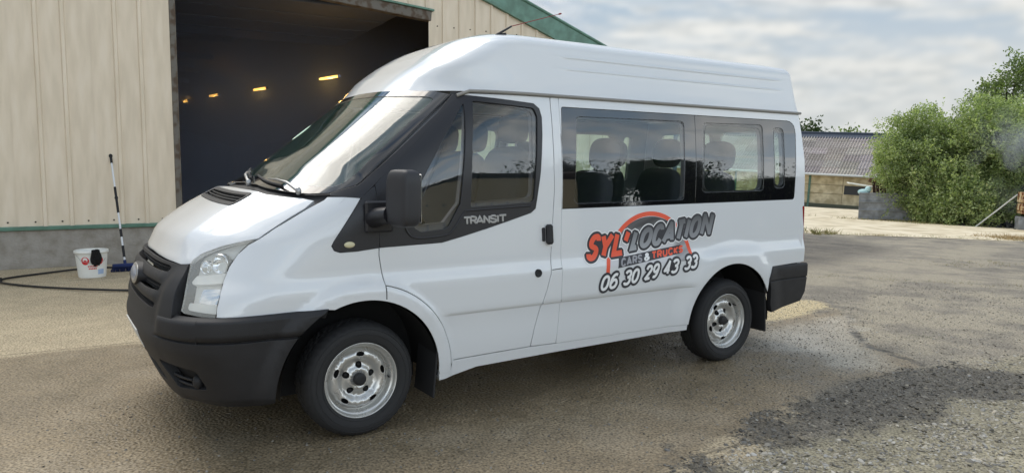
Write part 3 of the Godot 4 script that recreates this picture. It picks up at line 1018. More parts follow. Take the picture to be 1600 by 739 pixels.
	for k in 3:
		var tp := []
		for j in 13: tp.append(front_pt(lerpf(-.44, .44, j / 12.0), .325 + .033 * k, -.005))
		mb.tube(tp, .006, 5)
	obj("lower_intake", mb, M.dark, bump)
	for s in [1.0, -1.0]:
		mb = MB.new()
		panel(mb, poly([s * .51, .51, s * .845, .49, s * .845, .35, s * .58, .315]), [], front_fn(-.03), Vector3(-1, 0, 0), .05, 0.0)
		var fr := obj("fog_recess", mb, M.dark, bump)
		mb = MB.new()
		for k in 2: mb.tube([front_pt(s * .585, .37 + .035 * k, .005), front_pt(s * .67, .368 + .035 * k, .005), front_pt(s * .74, .365 + .035 * k, .0)], .008, 6)
		mb.ball(front_pt(s * .765, .395, -.01), Vector3(.03, .04, .035))
		obj("fog_grille", mb, M.plastic, bump)
	# number plate carrier, blank from here
	mb = MB.new()
	mb.box(front_pt(0, .535, .026), Vector3(.008, .11, .48), Basis(Vector3(0, 0, 1), .36), .002)
	obj("number_plate", mb, M.white_plate, bump)
	# ---- roof
	build_roof(van)
	# ---- rear
	mb = MB.new()
	var rear := poly([-.955, .6, .955, .6, .985, .8, .945, 1.22, .868, 1.92, -.868, 1.92, -.945, 1.22, -.985, .8])
	var rw := [rounded(poly([.06, 1.28, .74, 1.28, .68, 1.80, .06, 1.80]), .06), rounded(poly([-.06, 1.28, -.74, 1.28, -.68, 1.80, -.06, 1.80]), .06)]
	var rfn := func(z: float, y: float) -> Vector3: return Vector3(tab([[.6, 3.80], [.75, 3.81], [1.13, 3.83], [1.55, 3.842], [1.93, 3.82]], y) - .05 * pow(absf(z) / .98, 8.0), y, z)
	panel(mb, rear, rw, rfn, Vector3(1, 0, 0), .06, .03)
	for s in [1.0, -1.0]: pass
	var rd := obj("rear_door", mb, M.paint, van)
	for w in rw:
		mb = MB.new()
		panel(mb, w, [], func(z: float, y: float) -> Vector3: return rfn.call(z, y) - Vector3(.006, 0, 0), Vector3(1, 0, 0), .1, .0045)
		panel(mb, w, [], func(z: float, y: float) -> Vector3: return rfn.call(z, y) - Vector3(.0105, 0, 0), Vector3(-1, 0, 0), .1, 0.0)
		obj("rear_window", mb, M.tinted_glass, rd)
	mb = MB.new()
	mb.box(Vector3(3.80, .55, 0), Vector3(.09, .28, 1.84), Basis.IDENTITY, .03)
	obj("rear_bumper", mb, M.plastic, van)
	# ---- underside
	mb = MB.new()
	mb.box(Vector3(1.47, .42, 0), Vector3(1.9, .10, 1.6))
	mb.box(Vector3(1.75, .46, 0), Vector3(4.0, .10, 1.1))
	mb.box(Vector3(-.45, .45, 0), Vector3(.6, .3, 1.1))
	mb.box(Vector3(-.35, .95, 0), Vector3(.7, .1, 1.4))
	mb.tube([Vector3(2.933, .32, -.85), Vector3(2.933, .32, .85)], .05, 10)
	mb.tube([Vector3(.9, .26, .35), Vector3(2.2, .27, .45), Vector3(3.7, .3, .5)], .035, 8)
	mb.box(Vector3(2.40, .36, .60), Vector3(.12, .09, .14), Basis.IDENTITY, .01)
	obj("chassis", mb, M.dark, van)
	build_cabin(van)
	build_logo(van)
	# lettering on the door trim
	mb = MB.new()
	var tq := [Vector2(.628, 1.149), Vector2(.915, 1.156), Vector2(.628, 1.186), Vector2(.915, 1.193)]
	var wd := word("TRANSIT", [[.0, .13], [.155, .275], [.285, .44], [.47, .59], [.625, .755], [.80, .80], [.84, 1.0]], tq, .0043)
	for o in wd[0]:
		var hs := []
		for h in wd[1]:
			if Geometry2D.is_point_in_polygon(h[0], o): hs.append(h)
		panel(mb, o, hs, side_fn(1.0, .0075), Vector3(0, 0, 1), .01, .005)
	obj("door_lettering", mb, M.zinc, van)
	# aerial at the front of the roof
	mb = MB.new()
	var a0 := Vector3(1.02, 2.29, .62)
	mb.tube([a0, a0 + Vector3(.10, .03, .0)], [.016, .011], 10)
	mb.tube([a0 + Vector3(.02, .012, 0), Vector3(1.165, 2.375, .62)], [.009, .006], 8)
	var ar := obj("roof_aerial", mb, M.plastic, van)
	mb = MB.new()
	mb.tube([Vector3(1.165, 2.375, .62), Vector3(1.545, 2.495, .62)], [.0032, .0022], 6)
	mb.ball(Vector3(1.55, 2.497, .62), Vector3(.016, .006, .006), Basis(Vector3.BACK, .3))
	obj("aerial_rod", mb, M.aerial_red, ar)

func roof_ring(k: int, nf: int, ns: int, nr: int) -> Array:
	# half outline, from the front centre to the rear centre, of ring k
	const YS := [1.925, 1.94, 1.97, 2.01, 2.06, 2.09, 2.1, 2.106, 2.112, 2.118, 2.125, 2.14, 2.16, 2.17, 2.178, 2.184, 2.19, 2.198, 2.21]
	var d := 0.0
	var y := 0.0
	if k < YS.size(): y = YS[k]
	else:
		var e := k - YS.size() + 1
		if e <= 8:
			var t := e / 8.0 * PI / 2 * .86
			d = .085 * (1.0 - cos(t))
			y = 2.21 + .085 * sin(t)
		else:
			var f := (e - 8) / 8.0
			d = .085 * (1.0 - cos(PI / 2 * .86)) + f * .62
			y = 2.21 + .085 * sin(PI / 2 * .86) + .085 * (1.0 - pow(1.0 - f, 2.2))
	var yy := minf(y, 2.21)
	var W := lerpf(.868, .805, (yy - 1.925) / .285) - d + .006 * sst(1.99, 1.94, y)
	var xf := tab([[1.925, .362], [1.95, .38], [2.06, .51], [2.19, .70], [2.21, .732], [2.25, .798], [2.28, .852], [2.30, .893], [2.32, .945], [2.335, .995], [2.35, 1.06], [2.362, 1.15], [2.372, 1.3], [2.379, 1.9]], y)
	var A := lerpf(.93, .46, sst(1.93, 2.2, yy))
	var nn := lerpf(3.0, 4.2, sst(1.93, 2.15, yy))
	var xr := lerpf(3.835, 3.815, (yy - 1.925) / .285) - d * .6
	var q := []
	for i in nf:
		var u := float(i) / nf
		# even steps of angle along a superellipse
		var t := u * PI / 2
		var kz := pow(sin(t), 2.0 / nn)
		var kc := pow(cos(t), 2.0 / nn)
		q.append(Vector3(xf + A * (1.0 - kc), y, maxf(W, .02) * kz))
	var rc := minf(.07, maxf(W, .02) * .4)
	for i in ns: 
		var x := lerpf(xf + A, xr - rc, float(i) / (ns - 1))
		var o := 0.0
		for yr in [2.104, 2.182]:
			o += .0075 * (1.0 - sst(0, .009, absf(y - yr))) * sst(1.35, 1.48, x) * sst(3.66, 3.56, x)
		q.append(Vector3(x, y, maxf(W, .02) + o))
	for i in range(1, 8):
		var t := i / 7.0 * PI / 2
		q.append(Vector3(xr - rc + rc * sin(t), y, maxf(W, .02) - rc + rc * cos(t)))
	for i in range(1, nr + 1): q.append(Vector3(xr, y, (maxf(W, .02) - rc) * (1.0 - float(i) / nr)))
	return q

func build_roof(van: Node3D) -> void:
	var rings := []
	var nf := 40
	for k in 35: rings.append(roof_ring(k, nf, 34, 4))
	var mb := MB.new()
	for s in [1.0, -1.0]:
		var i0 := mb.v.size()
		var nk: int = rings.size()
		var m: int = rings[0].size()
		for k in nk:
			for i in m:
				var p: Vector3 = rings[k][i]
				var du: Vector3 = rings[k][mini(i + 1, m - 1)] - rings[k][maxi(i - 1, 0)]
				var dv: Vector3 = rings[mini(k + 1, nk - 1)][i] - rings[maxi(k - 1, 0)][i]
				if i == 0: du = Vector3(0, 0, 1)
				if i == m - 1: du = Vector3(0, 0, -1)
				var nn := dv.cross(du).normalized()
				if nn.dot(Vector3(p.x - 2.3, 1.2, p.z)) < 0.0: nn = -nn
				mb.vert(Vector3(p.x, p.y, p.z * s), Vector3(nn.x, nn.y, nn.z * s))
		for k in nk - 1:
			for i in m - 1:
				var a := i0 + k * m + i
				mb.quad(a, a + 1, a + m + 1, a + m)
	var top: float = rings[-1][0].y
	mb.face([Vector3(2.0, top - .002, -.2), Vector3(3.3, top - .002, -.2), Vector3(3.3, top - .002, .2), Vector3(2.0, top - .002, .2)], Vector3.UP)
	obj("roof", mb, M.paint, van)
	mb = MB.new()
	mb.box(Vector3(2.3, 1.95, 0), Vector3(2.9, .03, 1.5))
	mb.box(Vector3(.85, 1.955, 0), Vector3(.4, .03, 1.3))
	obj("headlining", mb, M.lining_light, van)

func seat(van: Node3D, x: float, z: float, w: float, hr: Array, back_top: float) -> void:
	var g := part_group("seat", van)
	var mb := MB.new()
	mb.box(Vector3(x - .22, .86, z), Vector3(.50, .16, w), Basis(Vector3.BACK, .06), .05)
	mb.box(Vector3(x - .2, .70, z), Vector3(.36, .22, w * .8), Basis.IDENTITY, .02)
	obj("seat_cushion", mb, M.seat, g)
	mb = MB.new()
	mb.ball(Vector3(x + .10, (back_top + .9) / 2.0, z), Vector3(.075, (back_top - .86) / 2.0, w / 2.0), Basis(Vector3.BACK, -.2), 24, 14, .5)
	obj("seat_back", mb, M.seat, g)
	for h in hr:
		mb = MB.new()
		mb.ball(Vector3(x + .20, h[1], h[0]), Vector3(.06, h[2], h[3]), Basis(Vector3.BACK, -.12), 22, 14, h[4])
		obj("headrest", mb, M.seat, g)
		mb = MB.new()
		for k in [-1, 1]: mb.tube([Vector3(x + .17, back_top - .05, h[0] + .055 * k), Vector3(x + .195, h[1] - h[2] + .02, h[0] + .055 * k)], .007, 6)
		obj("headrest_rod", mb, M.zinc, g)

func build_cabin(van: Node3D) -> void:
	var mb := MB.new()
	mb.box(Vector3(1.45, .58, 0), Vector3(1.9, .03, 1.8))
	mb.box(Vector3(1.9, .56, 0), Vector3(3.7, .03, 1.1))
	obj("cabin_floor", mb, M.dark, van)
	mb = MB.new()
	mb.box(Vector3(.10, 1.17, 0), Vector3(.62, .2, 1.66), Basis(Vector3.BACK, .10), .06)
	mb.box(Vector3(.05, 1.0, 0), Vector3(.5, .36, 1.6))
	obj("dashboard", mb, M.dash, van)
	mb = MB.new()
	var sb := Basis(Vector3.BACK, .55)
	var pts := []
	for k in 33: pts.append(Vector3(.50, 1.18, .44) + sb * Vector3(0, .19 * cos(TAU * k / 32), .19 * sin(TAU * k / 32)))
	mb.tube(pts, .016, 8, false)
	mb.tube([Vector3(.50, 1.18, .44), Vector3(.25, 1.05, .44)], .03, 8)
	mb.box(Vector3(.50, 1.18, .44), Vector3(.03, .07, .34), sb, .01)
	obj("steering_wheel", mb, M.dark, van)
	seat(van, 1.10, .44, .52, [[.44, 1.735, .095, .135, .45]], 1.60)
	seat(van, 1.10, -.30, .9, [[-.08, 1.69, .105, .13, .6], [-.52, 1.69, .105, .13, .6]], 1.58)
	seat(van, 1.86, .42, .45, [[.50, 1.575, .118, .145, .72]], 1.44)
	seat(van, 1.86, -.08, .45, [[-.06, 1.575, .118, .145, .72]], 1.44)
	seat(van, 1.86, -.58, .45, [[-.55, 1.575, .118, .145, .72]], 1.44)
	seat(van, 2.70, .28, .45, [[.30, 1.595, .118, .145, .72]], 1.46)
	seat(van, 2.70, -.4, .45, [[-.35, 1.595, .118, .145, .72]], 1.46)
	seat(van, 3.12, .44, .5, [[.46, 1.575, .125, .17, .72]], 1.44)
	# mirror inside the windscreen
	mb = MB.new()
	mb.box(Vector3(.50, 1.84, 0), Vector3(.03, .065, .22), Basis(Vector3.BACK, .2), .015)
	mb.tube([Vector3(.50, 1.86, 0), Vector3(.42, 1.91, 0)], .008, 6)
	obj("rear_view_mirror", mb, M.dark, van)
	# upright grab rails by the side window
	mb = MB.new()
	mb.tube([Vector3(1.98, 1.2, -.86), Vector3(2.03, 1.85, -.80)], .035, 8)
	obj("grab_rail", mb, M.lining_light, van)

func build_logo(van: Node3D) -> void:
	var g := part_group("side_lettering", van)
	var grey := func(q: Vector2) -> Color:
		var k := clampf((q.y - .90 - (q.x - 1.85) * .09) / .17, 0, 1)
		var v := lerpf(.36, .11, k) * lerpf(1.25, .85, clampf((q.x - 1.85) / .9, 0, 1))
		return Color(v * .97, v, v * 1.06)
	# orange arc
	var ring := PackedVector2Array()
	var cx := 2.094
	var cy := .775
	for k in 61: ring.append(Vector2(cx + .413 * cos(PI * (k / 60.0) * 1.0), cy + .405 * sin(PI * k / 60.0)))
	for k in range(60, -1, -1): ring.append(Vector2(cx + .382 * cos(PI * k / 60.0), cy + .374 * sin(PI * k / 60.0)))
	print_on(g, "orange_arc", [[ring], []], .0012, M.logo_orange, null, .02)
	# shaded disc behind the words
	var disc := PackedVector2Array()
	for k in 49: disc.append(Vector2(cx + .374 * cos(PI * k / 48.0), .82 + .325 * sin(PI * k / 48.0)))
	var wash := func(q: Vector2) -> Color:
		var a := sst(.93, 1.10, q.y)
		var st := .5 + .5 * sin((q.y - q.x * .32) * 95.0)
		var v := lerpf(.66, .05 + .05 * st, a)
		if q.x > 2.3 and q.y < .98: v = lerpf(v, .30 + .12 * st, sst(2.3, 2.36, q.x))
		return Color(v, v, v * 1.04)
	print_on(g, "grey_disc", [[disc], []], .0009, M.logo_grad, wash, .01)
	var q1 := [Vector2(1.535, .893), Vector2(1.835, .913), Vector2(1.585, 1.025), Vector2(1.868, 1.040)]
	var syl := word("SYL'", [[.0, .2], [.31, .59], [.74, .99], [1.02, 1.10]], q1, .0185)
	var q2 := [Vector2(1.905, .935), Vector2(2.69, 1.013), Vector2(1.945, 1.040), Vector2(2.735, 1.142)]
	var loc := word("LOCATION", [[.02, .072], [.119, .212], [.268, .346], [.396, .502], [.541, .62], [.67, .68], [.731, .824], [.883, .985]], q2, .0172)
	var both := union([syl, loc])
	var white := grow(both, .0240)
	var dark := grow(both, .0160)
	print_on(g, "word_halo", [white[0], []], .0018, M.logo_white)
	print_on(g, "word_outline", [dark[0], []], .0026, M.logo_dark)
	print_on(g, "first_word", syl, .0034, M.logo_orange, null, .01)
	print_on(g, "second_word", loc, .0034, M.logo_grad, grey, .01)
	# slogan on its dark strip
	print_on(g, "slogan_strip", [[poly([1.784, .812, 2.376, .876, 2.386, .936, 1.799, .880])], []], .0020, M.logo_dark, null, .02)
	var q3 := [Vector2(1.815, .826), Vector2(2.36, .884), Vector2(1.825, .869), Vector2(2.368, .922)]
	var cars := word("CARS", [[0, .055], [.09, .155], [.19, .245], [.28, .33]], q3, .0066)
	print_on(g, "slogan_first_word", cars, .0034, M.logo_grey, null, .008)
	print_on(g, "slogan_sign", word("&", [[.39, .465]], q3, .0068), .0034, M.logo_white, null, .008)
	print_on(g, "slogan_second_word", word("TRUCKS", [[.52, .585], [.62, .68], [.72, .78], [.82, .88], [.92, .975], [1.01, 1.065]], q3, .0068), .0034, M.logo_orange, null, .008)
	# telephone number
	var q4 := [Vector2(1.632, .677), Vector2(2.520, .773), Vector2(1.657, .762), Vector2(2.542, .853)]
	var tel := word("0630294333", [[.006, .062], [.091, .147], [.229, .279], [.308, .36], [.446, .493], [.522, .569], [.646, .699], [.73, .783], [.878, .924], [.953, .998]], q4, .0097)
	print_on(g, "number_outline", [grow(tel, .0165)[0], []], .0022, M.logo_dark)
	print_on(g, "number", tel, .0034, M.logo_white, null, .01)

# ------------------------------------------------------------------ materials
func make_materials() -> void:
	var m := mk("paint", Color(.86, .87, .88), .42)
	m.clearcoat_enabled = true; m.clearcoat = 1.0; m.clearcoat_roughness = .04
	m.roughness_texture = ntex(noise(5, .02, 4), 512, [[0.0, Color(.75, .75, .75)], [1.0, Color(1, 1, 1)]])
	m.uv1_triplanar = true; m.uv1_scale = Vector3(.5, .5, .5)
	m = mk("paint_shade", Color(.86, .865, .87), .4)
	m.clearcoat_enabled = true; m.clearcoat = 1.0; m.clearcoat_roughness = .05
	m = mk("plastic", Color(.14, .14, .152), .6)
	m.normal_enabled = true
	m.normal_texture = ntex(noise(8, .25, 2), 256, [], true, 2.0); m.normal_scale = .35
	m.albedo_texture = ntex(noise(9, .01, 5), 256, [[0.0, Color(.82, .82, .82)], [1.0, Color(1, 1, 1)]])
	m.uv1_triplanar = true; m.uv1_scale = Vector3(3, 3, 3)
	mk("mirror_black", Color(.17, .17, .185), .5)
	mk("trim", Color(.14, .14, .155), .36)
	mk("rubber", Color(.15, .15, .155), .75)
	mk("dark", Color(.07, .07, .075), .8)
	mk("seam", Color(.12, .12, .13), .8)
	mk("seal_grey", Color(.55, .54, .52), .5)
	m = mk("steel", Color(.82, .82, .81), .33, .7)
	m.roughness_texture = ntex(noise(12, .03, 4), 256, [[0.25, Color(.8, .8, .8)], [.8, Color(1.0, 1.0, 1.0)]])
	m.albedo_texture = ntex(noise(13, .02, 5), 256, [[0.2, Color(.93, .925, .92)], [.6, Color(1, 1, 1)]])
	m.uv1_triplanar = true; m.uv1_scale = Vector3(1.2, 1.2, 1.2)
	mk("zinc", Color(.66, .66, .66), .35, .7)
	mk("chrome", Color(.93, .94, .95), .08, 1.0)
	mk("lamp_inner", Color(.86, .86, .84), .35, .15)
	m = mk("lens", Color(.97, .97, .94, .24), .06)
	m.transparency = BaseMaterial3D.TRANSPARENCY_ALPHA
	mk("amber", Color(.83, .80, .66), .15)
	m = mk("glass", Color(.05, .12, .10, .13), .01)
	m.transparency = BaseMaterial3D.TRANSPARENCY_ALPHA
	m = mk("wglass", Color(.30, .46, .40, .09), .01)
	m.transparency = BaseMaterial3D.TRANSPARENCY_ALPHA
	m = mk("tinted_glass", Color(.84, .965, .90, .03), .0)
	m.refraction_enabled = true; m.refraction_scale = .05
	m.transparency = BaseMaterial3D.TRANSPARENCY_ALPHA
	m = mk("frit", Color(.075, .075, .09), .05)
	m.clearcoat_enabled = true; m.clearcoat = 1.0; m.clearcoat_roughness = .01
	mk("lining", Color(.50, .51, .53), .9)
	mk("lining_light", Color(.66, .67, .67), .9)
	mk("seat", Color(.27, .285, .31), .95)
	mk("dash", Color(.30, .30, .31), .8)
	mk("red", Color(.55, .06, .05), .12)
	mk("sticker", Color(.72, .85, .76), .6)
	mk("emblem_blue", Color(.66, .69, .76), .2, .5)
	mk("white_plate", Color(.85, .85, .83), .4)
	mk("aerial_red", Color(.50, .16, .16), .6)
	mk("logo_orange", Color(.93, .36, .24), .5)
	mk("logo_white", Color(.93, .93, .93), .5)
	mk("logo_dark", Color(.20, .20, .225), .5)
	mk("logo_grey", Color(.60, .60, .62), .5)
	m = mk("logo_grad", Color(1, 1, 1), .5)
	m.vertex_color_use_as_albedo = true
	# building
	m = mk("cladding", Color(.855, .80, .72), .5, 0.0, .4)
	m.albedo_texture = ntex(noise(21, .012, 5), 512, [[0.2, Color(.95, .945, .93)], [.55, Color(.985, .98, .97)], [.8, Color(1, 1, 1)]])
	m.uv1_triplanar = true; m.uv1_scale = Vector3(.9, .16, .9)
	m = mk("green_metal", Color(.38, .53, .47), .5)
	m.albedo_texture = ntex(noise(22, .02, 4), 256, [[0.2, Color(.85, .85, .83)], [.8, Color(1, 1, 1)]])
	m.uv1_triplanar = true; m.uv1_scale = Vector3(.8, .8, .8)
	m = mk("plinth", Color(.60, .58, .55), .9)
	m.albedo_texture = ntex(noise(23, .012, 6), 512, [[0.15, Color(.88, .87, .85)], [.45, Color(.95, .945, .94)], [.8, Color(1, 1, 1)]])
	m.normal_enabled = true; m.normal_texture = ntex(noise(24, .06, 5), 512, [], true, 5.0); m.normal_scale = .5
	m.uv1_triplanar = true; m.uv1_scale = Vector3(.7, .7, .7)
	m = mk("jamb", Color(.40, .38, .35), .8)
	m.albedo_texture = ntex(noise(25, .02, 5), 256, [[0.3, Color(.78, .68, .6)], [.6, Color(1, 1, 1)]])
	m.uv1_triplanar = true
	mk("hall_dark", Color(.40, .43, .50), .9)
	mk("hall_steel", Color(.34, .365, .41), .7)
	m = mk("lamp", Color(.95, .85, .6), .5)
	m.emission_enabled = true; m.emission = Color(1.0, .74, .34); m.emission_energy_multiplier = 1.8
	mk("screw", Color(.25, .23, .2), .6, .4)
	# yard things
	mk("bucket", Color(.88, .88, .86), .4)
	mk("bucket_red", Color(.80, .12, .14), .45)
	mk("bucket_blue", Color(.62, .70, .82), .45)
	mk("black_cloth", Color(.04, .04, .045), .95)
	mk("hose", Color(.10, .10, .11), .55)
	mk("white_pole", Color(.82, .83, .84), .35)
	mk("black_grip", Color(.09, .09, .10), .7)
	mk("blue_brush", Color(.10, .17, .36), .8)
	m = mk("barn_wall", Color(.91, .85, .71), .85)
	m.albedo_texture = ntex(noise(31, .02, 5), 256, [[0.2, Color(.82, .8, .76)], [.8, Color(1, 1, 1)]])
	m.uv1_triplanar = true; m.uv1_scale = Vector3(.3, .3, .3)
	m = mk("barn_roof", Color(.82, .81, .80), .92)
	m.vertex_color_use_as_albedo = true
	m.albedo_texture = ntex(noise(32, .03, 6), 512, [[0.2, Color(.55, .53, .5)], [.5, Color(.88, .86, .85)], [.8, Color(1, 1, 1)]])
	m.uv1_triplanar = true; m.uv1_scale = Vector3(.5, .5, .5)
	mk("ridge_blue", Color(.22, .26, .32), .7)
	mk("gutter_white", Color(.80, .81, .80), .5)
	mk("pane_dark", Color(.22, .235, .25), .25)
	mk("moss_base", Color(.38, .39, .33), .95)
	m = mk("galvanised", Color(.60, .62, .65), .55, .2)
	m.albedo_texture = ntex(noise(33, .02, 5), 256, [[0.2, Color(.78, .77, .75)], [.8, Color(1, 1, 1)]])
	m.uv1_triplanar = true; m.uv1_scale = Vector3(.5, .5, .5)
	m = mk("wood", Color(.42, .32, .25), .9)
	mk("old_brown", Color(.27, .20, .17), .9)
	mk("sheet_white", Color(.85, .85, .82), .6)
	mk("sheet_blue", Color(.74, .88, .90), .5)
	m = mk("enamel", Color(.80, .74, .62), .5)
	m.albedo_texture = ntex(noise(34, .015, 5), 256, [[0.34, Color(.50, .28, .14)], [.46, Color(.9, .82, .7)], [.7, Color(1, 1, 1)]])
	m.uv1_triplanar = true; m.uv1_scale = Vector3(.9, .9, .9)
	mk("burnt", Color(.13, .10, .11), .9)
	m = mk("ash", Color(.50, .50, .50), .95)
	m.vertex_color_use_as_albedo = true
	m = mk("leaf", Color(1, 1, 1), .48)
	m.vertex_color_use_as_albedo = true
	m.backlight_enabled = true; m.backlight = Color(.95, 1.0, .7)
	mk("bark", Color(.30, .26, .22), .95)
	m = mk("stone", Color(1, 1, 1), .85)
	m.vertex_color_use_as_albedo = true
	m = mk("grass", Color(1, 1, 1), .8)
	m.vertex_color_use_as_albedo = true
	mk("back_wall", Color(.78, .74, .62), .9)
	mk("back_roof", Color(.45, .43, .42), .9)
	mk("fence_steel", Color(.45, .45, .45), .5, .5)

# ------------------------------------------------------------------ sky
func make_sky() -> Sky:
	var w := 1152
	var h := 576
	var n1 := noise(101, 1.0, 6)
	var n2 := noise(102, .55, 5)
	var n3 := noise(103, 2.6, 5)
	var sun := sun_towards()
	var d := PackedFloat32Array()
	d.resize(w * h * 3)
	var i := 0
	for y in h:
		var el := PI / 2 - (y + .5) / h * PI
		var sy := sin(el)
		var cy := cos(el)
		for x in w:
			if el < -.02:
				d[i] = .36; d[i + 1] = .35; d[i + 2] = .32
				i += 3
				continue
			var az := (x + .5) / w * TAU
			var dir := Vector3(sin(az) * cy, sy, -cos(az) * cy)
			var k := 1.0 / (maxf(sy, 0.0) + .16)
			var px := dir.x * k
			var pz := dir.z * k
			# streaks run along one bearing
			var a := px * .86 + pz * .5
			var b := -px * .5 + pz * .86
			var wx := n2.get_noise_2d(a * .8, b * .8)
			var c1 := n1.get_noise_2d(a * 1.0 + wx * .8, b * 2.5 + wx * 1.0)
			var c2 := n3.get_noise_2d(a * 1.0 + wx, b * 2.4)
			var c3 := n2.get_noise_2d(a * 1.6 + 9.0, b * 1.2 - 4.0)
			var cov := clampf(.54 + 1.3 * c1 + .75 * c2 + .4 * c3, 0.0, 1.0)
			cov = lerpf(cov, .85, sst(.20, .02, sy))
			var cs := dir.dot(sun)
			var glow := pow(clampf(.5 + .5 * cs, 0, 1), 13.0)
			var away := sst(.12, -.55, cs)
			var high := sst(.30, .75, sy)
			var shade := clampf(.30 + 1.35 * n3.get_noise_2d(a * 1.3 + 3.0, b * 3.4 + 7.0) + .6 * c3, 0, 1)
			cov = clampf(cov - .12 * high - .26 * away, 0, 1)
			var blue := Color(.40, .56, .74).lerp(Color(.22, .36, .58), high)
			var cl := Color(1.0, 1.0, .975).lerp(Color(.575, .625, .66), shade)
			var r := lerpf(blue.r, cl.r, cov)
			var g := lerpf(blue.g, cl.g, cov)
			var bb := lerpf(blue.b, cl.b, cov)
			var hz := sst(.42, .0, sy)
			r = lerpf(r, .76, hz * .6); g = lerpf(g, .765, hz * .6); bb = lerpf(bb, .72, hz * .6)
			var e := lerpf(.50, 2.3, away) + 1.75 * glow * (.10 + .90 * cov * (1.0 - .6 * shade))  # out-of-view sky opposite the sun is brighter and lights the shaded sides
			d[i] = r * e; d[i + 1] = g * e; d[i + 2] = bb * e
			i += 3
	var im := Image.create_from_data(w, h, false, Image.FORMAT_RGBF, d.to_byte_array())
	var pm := PanoramaSkyMaterial.new()
	pm.panorama = ImageTexture.create_from_image(im)
	var s := Sky.new()
	s.sky_material = pm
	return s

func sun_towards() -> Vector3:
	var az := -.22
	var el := deg_to_rad(57.0)
	return Vector3(sin(az) * cos(el), sin(el), -cos(az) * cos(el))

# ------------------------------------------------------------------ ground
func ground_y(x: float) -> float:
	var d := maxf(0.0, minf(x, 46.0) - 8.0)
	return -.03 * d

var mask_g := {}
const MX0 := -9.0
const MZ0 := -13.0
const MS := .1
const MW := 320
const MH := 220

func dist_mask(p: PackedVector2Array, reach: float) -> PackedFloat32Array:
	var a := PackedFloat32Array()
	a.resize(MW * MH)
	a.fill(-reach)
	var lo := p[0]
	var hi := p[0]
	for q in p:
		lo = lo.min(q); hi = hi.max(q)
	# inside everywhere far from the edge, measured only near it
	for j in MH:
		var z := MZ0 + j * MS
		if z < lo.y - reach or z > hi.y + reach: continue
		for i in range(maxi(0, int((lo.x - reach - MX0) / MS)), mini(MW, int((hi.x + reach - MX0) / MS) + 1)):
			if Geometry2D.is_point_in_polygon(Vector2(MX0 + i * MS, z), p): a[j * MW + i] = reach
	for k in p.size():
		var u := p[k]
		var v := p[(k + 1) % p.size()]
		var l := u.min(v) - Vector2(reach, reach)
		var m := u.max(v) + Vector2(reach, reach)
		for j in range(maxi(0, int((l.y - MZ0) / MS)), mini(MH, int((m.y - MZ0) / MS) + 1)):
			for i in range(maxi(0, int((l.x - MX0) / MS)), mini(MW, int((m.x - MX0) / MS) + 1)):
				var q := Vector2(MX0 + i * MS, MZ0 + j * MS)
				var b := q.distance_to(Geometry2D.get_closest_point_to_segment(q, u, v))
				var o := a[j * MW + i]
				if b < absf(o): a[j * MW + i] = b if o > 0.0 else -b
	return a

func mask_at(a: PackedFloat32Array, x: float, z: float) -> float:
	var fx := clampf((x - MX0) / MS, 0.0, MW - 1.01)
	var fz := clampf((z - MZ0) / MS, 0.0, MH - 1.01)
	var i := int(fx)
	var j := int(fz)
	var u := fx - i
	var v := fz - j
	var o := j * MW + i
	return lerpf(lerpf(a[o], a[o + 1], u), lerpf(a[o + MW], a[o + MW + 1], u), v)

var gn := []
func make_masks() -> void:
	mask_g.wet = dist_mask(poly([-12, -1.9, -4, -2.12, -1.72, -2.08, -1.30, -2.10, -.71, -2.05, .3, -1.9, 1.6, -1.7, 2.8, -1.35, 3.6, -.5, 4.15, .22, 4.92, .18, 5.64, .12, 5.11, .64, 4.53, 1.06, 4.36, 1.42, 4.15, 1.83, 3.61, 1.89, 3.28, 1.75, 2.55, 1.88, 2.17, 1.96, 1.53, 2.08, 1.12, 2.20, .5, 2.5, -.6, 3.0, -3, 3.8, -12, 5]), 1.0)
	mask_g.puddle_sheen = dist_mask(poly([4.00, .40, 4.71, .36, 5.35, .40, 4.55, 1.04, 4.17, 1.5, 3.84, 1.72, 3.41, 1.62, 3.60, 1.23, 3.51, .88]), .6)
	mask_g.tan = dist_mask(poly([3.9, .3, 4.0, -.9, 5.2, -1.1, 5.94, -.22, 5.64, .13, 4.92, .2]), .8)
	mask_g.dark = dist_mask(poly([1.0, 2.16, 1.38, 2.09, 2.17, 1.96, 2.95, 1.80, 3.64, 1.87, 4.05, 1.86, 4.36, 1.98, 4.42, 2.2, 4.75, 2.6, 5.2, 3.2, 4.9, 3.3, 4.3, 2.55, 3.81, 2.61, 3.47, 2.30, 3.20, 2.40, 2.71, 2.46, 2.52, 2.31, 2.18, 2.36, 1.90, 2.20, 1.59, 2.16, 1.28, 2.30, .9, 2.5]), .6)
	mask_g.gravel = dist_mask(poly([.6, 2.3, 1.28, 2.25, 1.9, 2.18, 2.7, 2.3, 3.4, 2.2, 4.4, 2.0, 5.4, 2.1, 8, 3.2, 12, 6, 12, 9, -3, 9, -1, 3.4]), .8)
	mask_g.patch = dist_mask(poly([15, -7.2, 15.29, -5.75, 12.79, -3.31, 10.24, -2.60, 8.22, -2.08, 7.4, -2.4, 8, -5, 11, -8]), .9)
	mask_g.slab = dist_mask(poly([-12, -13, 6.6, -13, 6.6, -3.2, 4.6, -.9, 4.1, .25, 2.5, 2.0, .5, 3.1, -12, 6]), .8)
	mask_g.crack = dist_mask(poly([5.30, .44, 5.26, .50, 4.76, .90, 4.39, 1.23, 4.28, 1.55, 4.13, 1.88, 4.06, 1.86, 4.2, 1.52, 4.31, 1.2, 4.68, .86]), .6)
	gn = [noise(201, .35, 5), noise(202, 2.2, 5), noise(203, 11.0, 4), noise(204, 45.0, 2), noise(205, .9, 4), noise(206, 5.0, 3)]

